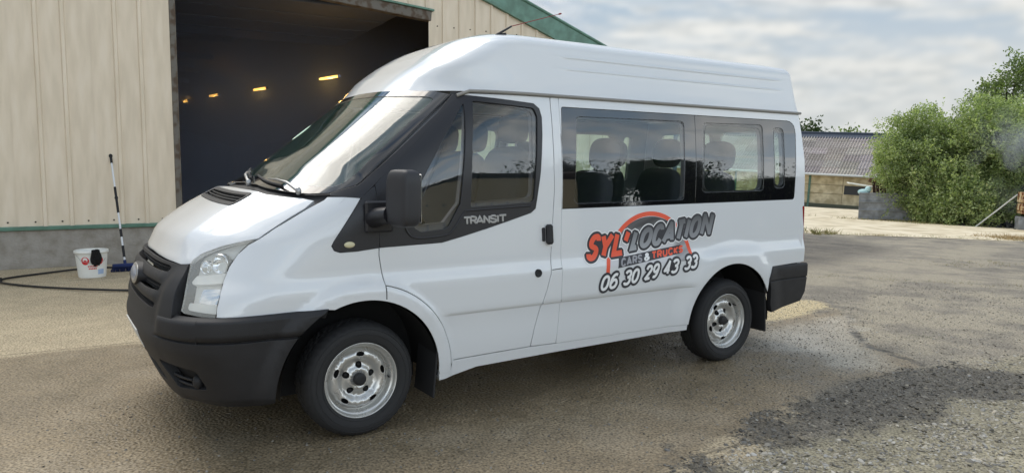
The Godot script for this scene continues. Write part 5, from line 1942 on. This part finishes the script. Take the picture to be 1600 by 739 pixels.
# ------------------------------------------------------------------ barn beyond the track
func build_barn() -> void:
	var barn := thing("low_barn", "long low beige barn with grey corrugated roof and blue ridge", "barn", Vector3(40.58, -.977, -24.75))
	# it stands square to the track, which falls gently towards the shrub
	var bx := Vector3(.388, -.042, .921).normalized()
	var bz := Vector3(-.922, 0, .388).normalized()
	barn.transform.basis = Basis(bx, bz.cross(bx), bz)
	var x0 := -13.0
	var x1 := 9.5
	var eave := 2.03
	# wall in panels with open joints
	var xs := [x0, -10.0, -7.2, -4.6, -2.3, .2, 2.2, 4.9, 7.4, x1]
	for k in xs.size() - 1:
		for r in [[.22, .90], [.91, 1.46], [1.47, 2.05]]:
			var mb := MB.new()
			mb.box(Vector3((xs[k] + xs[k + 1]) / 2, (r[0] + r[1]) / 2, .0), Vector3(xs[k + 1] - xs[k] - .02, r[1] - r[0] - .012, .10), Basis.IDENTITY, .006)
			obj("wall_panel", mb, M.barn_wall, barn)
	var mb := MB.new()
	mb.box(Vector3((x0 + x1) / 2, 1.1, -.08), Vector3(x1 - x0, 2.0, .06))
	mb.box(Vector3((x0 + x1) / 2, 1.1, -9.5), Vector3(x1 - x0, 2.0, .06))
	obj("wall_core", mb, M.wood, barn)
	mb = MB.new()
	mb.box(Vector3((x0 + x1) / 2, -.22, .03), Vector3(x1 - x0, .94, .18), Basis.IDENTITY, .015)
	obj("base_course", mb, M.moss_base, barn)
	for x in [-9.4, -4.6, .2, 5.0]:
		mb = MB.new()
		mb.box(Vector3(x, 1.0, .09), Vector3(.13, 2.05, .08), Basis.IDENTITY, .01)
		obj("green_post", mb, M.green_metal, barn)
	for x in [-5.6, -.62, 3.05, 6.8]:
		mb = MB.new()
		mb.box(Vector3(x, 1.18, .052), Vector3(1.0 if x < 0 else 1.55, .56, .02), Basis.IDENTITY, .004)
		var wn := obj("window", mb, M.pane_dark, barn)
		mb = MB.new()
		for sx in [-1, 1]: mb.box(Vector3(x + sx * (.5 if x < 0 else .78), 1.18, .06), Vector3(.05, .62, .05))
		mb.box(Vector3(x, .89, .06), Vector3(1.1 if x < 0 else 1.6, .05, .06))
		obj("window_frame", mb, M.barn_wall, wn)
	mb = MB.new()
	mb.tube([Vector3(x0 - .2, eave + .08, .48), Vector3(x1 + .2, eave + .08, .48)], .075, 8)
	obj("gutter", mb, M.gutter_white, barn)
	# corrugated sheets, six rows lapped over each other
	var e0 := Vector3(0, eave + .13, .42)
	var rg := Vector3(0, 4.78, -4.5)
	var up := rg - e0
	var nn := Vector3(0, up.z, -up.y).normalized()
	if nn.y < 0: nn = -nn
	var wv := .18
	var per := 6
	var ncol := int((x1 - x0 + .8) / (wv * per))
	var r := RandomNumberGenerator.new()
	r.seed = 5
	for row in 6:
		for c in ncol:
			var m2 := MB.new()
			var sx := x0 - .4 + c * wv * per
			var f0 := row / 6.0 - .010
			var f1 := (row + 1) / 6.0 + .010
			var v := r.randf_range(.62, 1.0)
			var col := Color(v, v * r.randf_range(.94, 1.0), v * r.randf_range(.9, 1.0))
			var jit := r.randf_range(-.012, .012)
			var nsg := per * 6 + 3
			for i in nsg + 1:
				var x := sx + wv * per * float(i) / (per * 6)
				var t := TAU * (x - sx) / wv
				var hh := .044 * cos(t)
				var tn := (Vector3(1, 0, 0) - nn * (-.044 * sin(t) * TAU / wv)).normalized()
				var nv := nn + Vector3(1, 0, 0) * (.044 * sin(t) * TAU / wv)
				nv = nv.normalized()
				var lift := .0
				m2.vert(e0 + up * (f0 + jit) + Vector3(x, 0, 0) + nn * (hh + .028), nv, Vector2.ZERO, col)
				m2.vert(e0 + up * f1 + Vector3(x, 0, 0) + nn * (hh + .002), nv, Vector2.ZERO, col)
				m2.vert(e0 + up * (f0 + jit) + Vector3(x, 0, 0) + nn * (hh + .012), -up.normalized(), Vector2.ZERO, col * .7)
			for i in nsg:
				m2.quad(i * 3, i * 3 + 1, i * 3 + 4, i * 3 + 3)
				m2.quad(i * 3, i * 3 + 2, i * 3 + 5, i * 3 + 3)
			obj("roof_sheet", m2, M.barn_roof, barn)
	mb = MB.new()
	mb.box(rg + Vector3((x0 + x1) / 2, -.06, .19), Vector3(x1 - x0 + .8, .05, .62), Basis(Vector3.RIGHT, .56), .01)
	mb.box(rg + Vector3((x0 + x1) / 2, .10, .0), Vector3(x1 - x0 + .8, .22, .16), Basis.IDENTITY, .04)
	obj("ridge_cap", mb, M.ridge_blue, barn)
	mb = MB.new()
	var bk := Vector3(0, eave + .1, -9.6)
	mb.face([rg + Vector3(x0 - .4, 0, 0), rg + Vector3(x1 + .4, 0, 0), bk + Vector3(x1 + .4, 0, 0), bk + Vector3(x0 - .4, 0, 0)], Vector3.UP)
	obj("rear_roof", mb, M.barn_roof, barn)
	for x in [x0, x1]:
		mb = MB.new()
		mb.face([Vector3(x, 0, 0), Vector3(x, 0, -9.5), Vector3(x, 2.05, -9.5), rg + Vector3(x, -.05, 0), Vector3(x, 2.05, 0)], Vector3(signf(x), 0, 0))
		obj("gable_wall", mb, M.barn_wall, barn)

# ------------------------------------------------------------------ loose things
func build_things() -> void:
	# bucket
	var b := thing("bucket", "white plastic tub with red and blue print and a black cloth on its rim", "bucket", Vector3(-.86, 0, -6.41), .3)
	b.scale = Vector3(.95, .95, .95)
	var mb := MB.new()
	mb.lathe([Vector2(.165, 0), Vector2(.17, .01), Vector2(.196, .30), Vector2(.197, .335), Vector2(.212, .338), Vector2(.215, .35), Vector2(.213, .372), Vector2(.205, .377), Vector2(.19, .372), Vector2(.17, .03), Vector2(0, .025)], Vector3.ZERO, Basis(Vector3.RIGHT, Vector3.FORWARD, Vector3.UP), 40)
	obj("tub", mb, M.bucket, b)
	var skin := func(u: float, y: float, off: float) -> Vector3:
		var r := lerpf(.17, .196, y / .3) + off
		return Vector3(sin(u) * r, y, cos(u) * r)
	for k in [[-.78, .24, .055], [.16, .24, .055]]:
		for ring in [[1.0, .62, M.bucket_red], [.42, 0.0, M.bucket_red]]:
			var o := PackedVector2Array()
			var h := PackedVector2Array()
			for j in 24:
				var t := TAU * j / 24
				o.append(Vector2(k[0] + k[2] * 4.9 * ring[0] * cos(t), k[1] + k[2] * ring[0] * sin(t) - (.012 if ring[1] == 0.0 else 0.0)))
				h.append(Vector2(k[0] + k[2] * 4.9 * ring[1] * cos(t), k[1] + .012 + k[2] * ring[1] * sin(t)))
			mb = MB.new()
			panel(mb, o, [h] if ring[1] > 0 else [], func(u: float, y: float) -> Vector3: return skin.call(u, y, .0015), Vector3(sin(k[0]), 0, cos(k[0])), .04, 0.0)
			obj("printed_ring", mb, ring[2], b)
	mb = MB.new()
	panel(mb, poly([.05, .05, .52, .05, .52, .12, .05, .12]), [], func(u: float, y: float) -> Vector3: return skin.call(u, y, .0015), Vector3(.3, 0, 1), .04, 0.0)
	obj("printed_label", mb, M.bucket_blue, b)
	mb = MB.new()
	for k in 2:
		for j in 6 - k:
			panel(mb, poly([-.62 + j * .11 + .05 * k, .155 - .032 * k, -.54 + j * .11 + .05 * k, .155 - .032 * k, -.54 + j * .11 + .05 * k, .173 - .032 * k, -.62 + j * .11 + .05 * k, .173 - .032 * k]), [], func(u: float, y: float) -> Vector3: return skin.call(u, y, .0015), Vector3(-.2, 0, 1), .05, 0.0)
	obj("printed_words", mb, M.bucket_red, b)
	mb = MB.new()
	mb.tube([skin.call(-1.5, .33, .01), skin.call(-1.0, .24, .02), skin.call(-.3, .20, .02), skin.call(.4, .23, .02), skin.call(1.3, .33, .01)], .003, 5)
	obj("bail_handle", mb, M.zinc, b)
	# cloth on the rim: a hanging folded sheet with thickness
	mb = MB.new()
	var r := RandomNumberGenerator.new()
	r.seed = 3
	for k in 5:
		var u := -.27 + .075 * k
		var ln := .19 + .03 * sin(k * 2.2)
		var pts := []
		for j in 7: pts.append(skin.call(u + .03 * sin(j + k), .375 - ln * j / 6.0, .024 + .012 * sin(j * 1.3 + k)))
		mb.tube(pts, [.018, .026, .03, .031, .03, .026, .014], 8)
	var c := thing("cloth", "black wash cloth hung over the rim of the white tub", "cloth", Vector3(-.86, 0, -6.41), .3)
	obj("folded_cloth", mb, M.black_cloth, c)
	# broom leaning on the wall
	var br := thing("wash_brush", "blue wash brush on a black and white telescopic pole leaning on the wall", "brush", Vector3(-.44, 0, -6.75))
	var base := Vector3(.0, .10, .0)
	var top := Vector3(-.05, 1.60, -.86)
	var seg := [[0.0, .10, 1], [.10, .16, 0], [.16, .28, 1], [.28, .33, 0], [.33, .42, 1], [.42, .47, 1], [.47, .60, 0], [.60, .74, 1], [.74, .80, 1], [.80, .93, 0], [.93, 1.0, 1]]
	seg = [[0.0, .06, 0], [.06, .16, 1], [.16, .24, 0], [.24, .31, 1], [.31, .46, 0], [.46, .60, 1], [.60, .70, 1], [.70, .93, 0], [.93, 1.0, 1]]
	for k in seg:
		mb = MB.new()
		var rr := .013 if k[2] == 0 else .017
		mb.tube([base.lerp(top, k[0]), base.lerp(top, k[1])], rr, 10)
		if k[0] > .9: mb.ball(top, Vector3(.026, .03, .026))
		if absf(k[0] - .46) < .01: mb.ball(base.lerp(top, .6), Vector3(.024, .03, .024))
		obj("pole_grip" if k[2] == 1 else "pole_section", mb, M.black_grip if k[2] == 1 else M.white_pole, br)
	mb = MB.new()
	mb.box(Vector3(.0, .085, .02), Vector3(.32, .045, .09), Basis.IDENTITY, .01)
	mb.tube([Vector3(0, .09, 0), base + Vector3(-.002, .05, -.03)], .02, 8)
	obj("brush_head", mb, M.blue_brush, br)
	mb = MB.new()
	for i in 26:
		for j in 6:
			var p := Vector3(-.15 + .012 * i, .065, -.015 + .014 * j)
			mb.tube([p, p + Vector3((p.x) * .18 + r.randfn() * .006, -.062, (p.z - .02) * .5 + r.randfn() * .006)], .004, 3, false)
	var bs := obj("bristles", mb, M.blue_brush, br)
	bs.set_meta("kind", "stuff")
	# hose
	mb = MB.new()
	var hp := smooth_line(poly([.35, -6.9, -.2, -6.95, -.75, -7.12, -1.25, -6.98, -1.72, -6.72, -1.88, -6.4, -1.70, -6.0, -1.28, -5.45, -.95, -5.1, -.55, -4.82, .2, -4.55, 1.4, -4.4]), 8)
	var pts2 := []
	for q in hp: pts2.append(Vector3(q.x, .022 + .004 * sin(q.x * 5.0), q.y))
	mb.tube(pts2, .0135, 8)
	mb.tube([Vector3(-1.86, .024, -6.5), Vector3(-1.95, .024, -6.62)], .03, 8)
	var ho := obj("hose", mb, M.hose)
	ho.set_meta("label", "black water hose looped on the concrete round the white tub"); ho.set_meta("category", "hose")
	# skip: grey galvanised box with ribs
	var sk := thing("metal_skip", "grey ribbed metal skip heaped with scrap in front of the shrub", "skip", gp(26.35, -12.3), 0)
	sk.transform.basis = Basis(Vector3(.49, 0, .872).normalized(), Vector3.UP, Vector3(-.872, 0, .49).normalized())
	var W := 2.35
	for k in 3:
		mb = MB.new()
		mb.box(Vector3(W / 2, .20 + .335 * k, 0), Vector3(W, .325, .05), Basis.IDENTITY, .008)
		obj("side_sheet", mb, M.galvanised, sk)
	for k in 4:
		mb = MB.new()
		mb.box(Vector3(W / 2, .04 + .335 * k, .035), Vector3(W + .05, .05, .09), Basis.IDENTITY, .012)
		obj("rib", mb, M.galvanised, sk)
	for x in [0.0, W]:
		mb = MB.new()
		mb.box(Vector3(x, .54, -.7), Vector3(.05, 1.0, 1.45), Basis.IDENTITY, .008)
		obj("end_wall", mb, M.galvanised, sk)
	mb = MB.new()
	mb.box(Vector3(W / 2, .54, -1.4), Vector3(W, 1.0, .05))
	mb.box(Vector3(W / 2, .06, -.7), Vector3(W, .05, 1.4))
	obj("shell", mb, M.galvanised, sk)
	var scrap := [["white_board", "white board sticking out over the left end of the grey skip", "board", Vector3(.05, 1.36, -.5), Vector3(1.1, .04, .6), Vector3(.05, .2, -.16), M.sheet_white],
		["brown_plank", "brown plank sloping down across the scrap in the grey skip", "plank", Vector3(1.1, 1.28, -.3), Vector3(1.75, .16, .06), Vector3(.1, .1, -.36), M.wood],
		["old_crate", "dark brown crate panel standing upright in the grey skip", "crate", Vector3(.62, 1.2, -.45), Vector3(.5, .62, .5), Vector3(.0, .3, .1), M.old_brown],
		["grey_bar", "thin pale bar poking up from the grey skip", "bar", Vector3(1.55, 1.35, -.4), Vector3(.6, .05, .05), Vector3(0, .2, .7), M.galvanised]]
	for q in scrap:
		mb = MB.new()
		mb.box(Vector3.ZERO, q[4], Basis.IDENTITY, .01)
		if q[0] == "old_crate":
			mb = MB.new()
			for k in 4: mb.box(Vector3(-.2 + .13 * k, 0, .24), Vector3(.11, .6, .03), Basis.IDENTITY, .004)
			mb.box(Vector3(0, .22, .21), Vector3(.5, .08, .03)); mb.box(Vector3(0, -.22, .21), Vector3(.5, .08, .03))
		var o := obj(q[0], mb, q[6])
		o.transform = sk.transform * Transform3D(Basis.from_euler(q[5]), q[3])
		o.set_meta("label", q[1]); o.set_meta("category", q[2])
	mb = MB.new()
	mb.ball(Vector3.ZERO, Vector3(.22, .12, .16), Basis.IDENTITY, 14, 8, .9)
	mb.ball(Vector3(.16, .1, .05), Vector3(.12, .12, .10), Basis.IDENTITY, 12, 8, .9)
	var sb := obj("plastic_bag", mb, M.sheet_blue)
	sb.transform = sk.transform * Transform3D(Basis.IDENTITY, Vector3(.12, 1.10, -.2))
	sb.set_meta("label", "pale blue plastic bag on the left rim of the grey skip"); sb.set_meta("category", "bag")
	# burnt things at the right edge
	var fr := thing("old_freezer", "rust-stained cream enamel chest standing at the right edge by the ash heap", "chest", gp(26.3, -6.55), 0)
	fr.transform.basis = Basis(Vector3(.56, 0, .83).normalized(), Vector3.UP, Vector3(-.83, 0, .56).normalized())
	mb = MB.new()
	mb.box(Vector3(.55, .22, -.3), Vector3(1.1, .44, .62), Basis.IDENTITY, .02)
	obj("burnt_base", mb, M.galvanised, fr)
	for k in [[.55, .09], [.73, .26], [1.06, .36]]:
		mb = MB.new()
		mb.box(Vector3(.58, k[0], -.3), Vector3(1.1, k[1], .64), Basis(Vector3.BACK, -.06), .025)
		obj("enamel_panel", mb, M.enamel, fr)
	mb = MB.new()
	for k in 3: mb.box(Vector3(.18 + .13 * k, .62, .035), Vector3(.08, .04, .03), Basis(Vector3.BACK, -.06), .008)
	mb.box(Vector3(.2, .86, .035), Vector3(.12, .12, .03), Basis(Vector3.BACK, -.5), .01)
	obj("latch", mb, M.burnt, fr)
	var tk := thing("burnt_tank", "dark maroon scorched tank above the cream enamel chest", "tank", gp(27.6, -6.2) + Vector3(0, 0, 0), 0)
	mb = MB.new()
	mb.tube([Vector3(-.2, 1.55, -.5), Vector3(-.15, 1.55, -.45), Vector3(.7, 1.55, 1.2)], [.25, .38, .38], 18)
	obj("drum", mb, M.burnt, tk)
	mb = MB.new()
	for x in [0.0, .5]: mb.box(Vector3(x, .7, x * 1.6 - .2), Vector3(.12, 1.4, .4), Basis.IDENTITY, .02)
	obj("tank_stand", mb, M.burnt, tk)
	mb = MB.new()
	mb.tube([Vector3.ZERO, Vector3(.35, 1.18, 1.12)], .025, 8)
	var bar := obj("leaning_pole", mb, M.gutter_white)
	bar.position = gp(26.4, -7.95)
	bar.set_meta("label", "thin pale pole leaning from the ash heap against the enamel chest"); bar.set_meta("category", "pole")
	# ash and rubble
	mb = MB.new()
	r.seed = 77
	for k in 420:
		var q := Vector2(r.randfn() * .42, r.randfn() * 1.15)
		var hgt := .26 * exp(-q.x * q.x * 3.0 - q.y * q.y * .55)
		var v := r.randf_range(.10, .42)
		var sz := r.randf_range(.03, .12)
		mb.box(Vector3(q.x, hgt * r.randf(), q.y), Vector3(sz * 1.6, sz * .5, sz), Basis.from_euler(Vector3(r.randf() * 3, r.randf() * 6, r.randf() * 3)), .0, Color(v, v, v * 1.03))
	var ah := obj("ash_heap", mb, M.ash)
	ah.position = gp(27.6, -8.35)
	ah.set_meta("kind", "stuff"); ah.set_meta("label", "grey ash and rubble heap under the dark shrub"); ah.set_meta("category", "rubble")
	# smoke
	var smk := thing("smoke", "thin pale grey smoke drifting in front of the dark trees", "smoke", Vector3.ZERO)
	r.seed = 12
	var mats := []
	for k in 3:
		var sm := FogMaterial.new()
		sm.albedo = Color(.92, .94, .96)
		sm.density = [.05, .10, .17][k]
		mats.append(sm)
	for k in 70:
		var f := FogVolume.new()
		var t := r.randf()
		var p := Vector3(26.7, lerpf(2.75, 1.75, t), lerpf(-7.55, -5.4, t)) + Vector3(r.randfn() * .4, r.randfn() * .32, r.randfn() * .32)
		if k > 58: p = Vector3(26.9 + r.randfn() * .3, .15 + absf(r.randfn()) * .35, -7.2 + r.randfn() * .8)
		f.shape = RenderingServer.FOG_VOLUME_SHAPE_ELLIPSOID
		f.size = Vector3(r.randf_range(.5, 1.3), r.randf_range(.3, .75), r.randf_range(.5, 1.3))
		f.rotation = Vector3(r.randf() * 3, r.randf() * 3, r.randf() * 3)
		f.material = mats[r.randi() % 3] if k <= 58 else mats[0]
		f.position = p
		f.name = "smoke_puff"
		smk.add_child(f, true)
	# neighbour's shed and fence frames behind the photographer, which the front door's window mirrors
	var sh := thing("beige_shed", "long beige rendered shed facing the hall across the yard", "shed", Vector3(8.5, 0, 19.5), .12)
	mb = MB.new()
	mb.box(Vector3(0, 1.6, 0), Vector3(11, 3.2, 5), Basis.IDENTITY, .03)
	obj("wall", mb, M.back_wall, sh)
	mb = MB.new()
	mb.box(Vector3(0, 3.55, -1.3), Vector3(11.4, .12, 3.2), Basis(Vector3.RIGHT, .2), .02)
	mb.box(Vector3(0, 3.55, 1.5), Vector3(11.4, .12, 3.2), Basis(Vector3.RIGHT, -.2), .02)
	obj("roof", mb, M.back_roof, sh)
	var ra := thing("steel_rack", "row of upright steel hoops standing before the beige shed", "rack", Vector3(6.2, 0, 12.6), .12)
	for k in 9:
		mb = MB.new()
		mb.tube([Vector3(k * .42, 0, 0), Vector3(k * .42 - .05, .8, .05), Vector3(k * .42 + .04, 1.5, .1)], .03, 6)
		obj("hoop", mb, M.fence_steel, ra)
	# weeds and tufts
	mb = MB.new()
	r.seed = 91
	var tuft := func(p: Vector3, h: float, n: int, c0: Color, c1: Color, sp: float) -> void:
		for i in n:
			var o := p + Vector3(r.randfn() * sp, 0, r.randfn() * sp)
			var d := Vector3(r.randfn() * .5, 1, r.randfn() * .5).normalized()
			var sdv := d.cross(Vector3(r.randfn(), 0, r.randfn())).normalized() * h * .06
			var L := h * r.randf_range(.4, 1.1)
			var cc := c0.lerp(c1, r.randf())
			var nn := d.cross(sdv).normalized()
			var i0 := mb.v.size()
			mb.vert(o - sdv, nn, Vector2.ZERO, cc); mb.vert(o + sdv, nn, Vector2.ZERO, cc); mb.vert(o + d * L + Vector3(d.x, -.2, d.z) * L * .3, nn, Vector2.ZERO, cc)
			mb.tri(i0, i0 + 1, i0 + 2)
	var gr0 := Color(.08, .13, .03)
	var gr1 := Color(.20, .22, .07)
	var dr0 := Color(.30, .22, .10)
	var dr1 := Color(.45, .33, .17)
	for k in 40: tuft.call(gp(15.1 + r.randfn() * .5, -7.7 + r.randfn() * .35), .30, 14, gr0, gr1, .10)
	for k in 14: tuft.call(gp(15.9 + r.randfn() * .25, -6.9 + r.randfn() * .2), .22, 8, gr1, dr0, .10)
	for k in 90:
		var f := r.randf()
		tuft.call(gp(lerpf(15.8, 21.5, f) + r.randfn() * .15, lerpf(-6.9, -3.0, f) + r.randfn() * .15), .09, 6, dr0, gr1, .12)
	for k in 46: tuft.call(gp(20.6 + r.randfn() * .35, -4.35 + r.randfn() * .45), .17, 10, dr0, dr1, .12)
	for k in 80: tuft.call(gp(26.6 + r.randfn() * .5, -10.2 + r.randfn() * 1.6), .16, 8, dr0, gr1, .15)
	for k in 60:
		var f := r.randf()
		tuft.call(gp(lerpf(7.4, 9.2, f) + r.randfn() * .12, lerpf(-1.5, .4, f) + r.randfn() * .12), .035, 7, gr1, dr0, .06)
	for k in 26: tuft.call(gp(5.1 + r.randfn() * .14, 1.35 + r.randfn() * .07), .022, 7, gr0, gr1, .03)
	for k in 30: tuft.call(gp(11.8 + r.randfn() * .6, -1.4 + r.randfn() * .35), .05, 8, dr0, gr1, .10)
	var tu := obj("grass_tufts", mb, M.grass)
	tu.set_meta("kind", "stuff"); tu.set_meta("label", "sparse green and dry grass tufts along the yard's edge"); tu.set_meta("category", "grass")

# ------------------------------------------------------------------ loose stones
func stone_mesh(sd: int) -> ArrayMesh:
	var r := RandomNumberGenerator.new()
	r.seed = sd
	var mb := MB.new()
	var ring := []
	var dirs := []
	for j in 3:
		for i in 6:
			var u := TAU * (i + .5 * (j % 2)) / 6
			var t: float = [-.6, .1, .75][j]
			dirs.append(Vector3(cos(u) * cos(t), sin(t), sin(u) * cos(t)) * r.randf_range(.75, 1.15))
	var bot := Vector3(0, -.8, 0)
	var top := Vector3(r.randfn() * .1, .85, r.randfn() * .1)
	for i in 6:
		var i2 := (i + 1) % 6
		mb.face([bot, dirs[i], dirs[i2]], Vector3(0, -1, 0))
		for j in 2:
			var a: Vector3 = dirs[j * 6 + i]
			var b: Vector3 = dirs[j * 6 + i2]
			var c: Vector3 = dirs[j * 6 + 6 + i]
			var d: Vector3 = dirs[j * 6 + 6 + i2]
			mb.face([a, b, c], a + b + c)
			mb.face([b, d, c], b + d + c)
		mb.face([dirs[12 + i], dirs[12 + i2], top], Vector3.UP)
	return mb.mesh()

func build_stones() -> void:
	var sets := [[], [], []]
	var r := RandomNumberGenerator.new()
	r.seed = 55
	for n in 190000:
		var x := r.randf_range(-1.5, 8.2)
		var z := r.randf_range(-.5, 3.6)
		var md := mask_at(mask_g.dark, x, z)
		var mg := mask_at(mask_g.gravel, x, z)
		var mw := mask_at(mask_g.wet, x, z)
		var cl: float = .5 + gn[4].get_noise_2d(x * 2.0, z * 2.0)
		var keep := .012
		var v := 0.0
		var sz := 0.0
		md += gn[1].get_noise_2d(x, z) * .22
		if md > -.03:
			keep = .60; v = r.randf_range(.06, .17) if r.randf() < .8 else r.randf_range(.15, .32); sz = r.randf_range(.0022, .0068) * (1.0 + 1.5 * pow(r.randf(), 7.0))
		elif mg > -.05:
			keep = .75 * clampf(cl, .1, 1.0); v = r.randf_range(.14, .48); sz = r.randf_range(.0022, .0078) * (1.0 + 1.6 * pow(r.randf(), 7.0))
		elif mw > 0.0:
			keep = .10 if x > 2.0 else .035
			v = r.randf_range(.06, .28); sz = r.randf_range(.0025, .007)
		else:
			keep = .07; v = r.randf_range(.12, .36); sz = r.randf_range(.003, .009)
		if r.randf() > keep: continue
		var tint := r.randf()
		var c := Color(v * lerpf(1.0, 1.12, tint), v * lerpf(.98, 1.0, tint), v * lerpf(.93, .78, tint))
		var b := Basis.from_euler(Vector3(r.randfn() * .35, r.randf() * TAU, r.randfn() * .35)) * Basis.from_scale(Vector3(sz * r.randf_range(.9, 1.7), sz * r.randf_range(.25, .5), sz))
		sets[r.randi() % 3].append([Transform3D(b, Vector3(x, ground_y(x) + .004 + sz * .16, z)), c])
	for k in 3:
		var mm := MultiMesh.new()
		mm.transform_format = MultiMesh.TRANSFORM_3D
		mm.use_colors = true
		mm.mesh = stone_mesh(900 + k)
		mm.instance_count = sets[k].size()
		for i in sets[k].size():
			mm.set_instance_transform(i, sets[k][i][0])
			mm.set_instance_color(i, sets[k][i][1])
		var o := MultiMeshInstance3D.new()
		o.multimesh = mm
		o.material_override = M.stone
		o.name = numbered("gravel")
		o.set_meta("kind", "stuff")
		o.set_meta("label", ["loose grey gravel strewn over the yard in the foreground", "coarser chips among the gravel in the foreground", "dark and pale grit among the gravel in the foreground"][k])
		o.set_meta("category", "gravel")
		add_child(o, true)

func _ready() -> void:
	# camera
	var cam := Camera3D.new()
	cam.name = "camera"
	cam.position = Vector3(-1.4426, 1.4818, 4.628)
	cam.rotation = Vector3(-.0956, -.5791, .006)
	cam.fov = 35.88
	cam.near = .05
	cam.far = 1500.0
	add_child(cam)
	cam.current = true
	# sky, exposure
	var env := Environment.new()
	env.background_mode = Environment.BG_SKY
	env.sky = make_sky()
	env.background_energy_multiplier = 1.0
	env.tonemap_mode = Environment.TONE_MAPPER_LINEAR
	env.tonemap_exposure = 1.84
	env.volumetric_fog_enabled = true
	env.volumetric_fog_density = 0.0
	env.sdfgi_enabled = true
	env.ssao_enabled = true
	env.ssil_enabled = true
	var we := WorldEnvironment.new()
	we.name = "world_environment"
	we.environment = env
	add_child(we)
	# hazy sun behind thin cloud
	var sun := DirectionalLight3D.new()
	sun.name = "sun"
	sun.light_color = Color(1.0, .96, .90)
	sun.light_energy = .36
	sun.light_angular_distance = 40.0
	sun.shadow_enabled = true
	add_child(sun)
	sun.look_at_from_position(Vector3.ZERO, -sun_towards(), Vector3.UP)
	LW = make_lut(T_W, 1); LX = make_lut(T_X, 2); LA = make_lut(T_A, 2)
	make_materials()
	build_ground()
	build_hall()
	build_barn()
	build_plants()
	build_van()
	build_things()
	build_stones()
	# lamps in the dark of the hall
	hall_lamp([Vector3(3.11, 3.06, -8.42), 1.40, 0.021], Vector3(0.096, 0.064, -0.993), "nearest and largest of the lit lamps in the hall's dark doorway")
	hall_lamp([Vector3(3.85, 3.55, -16.11), 2.14, 0.032], Vector3(0.096, 0.064, -0.993), "second lit lamp from the right in the hall's dark doorway")
	hall_lamp([Vector3(5.01, 4.36, -28.02), 3.47, 0.048], Vector3(0.096, 0.064, -0.993), "third lit lamp from the right in the hall's dark doorway")
	hall_lamp([Vector3(6.68, 5.44, -45.57), 7.36, 0.072], Vector3(0.096, 0.064, -0.993), "smallest lit lamp, nearest the left jamb of the dark doorway")
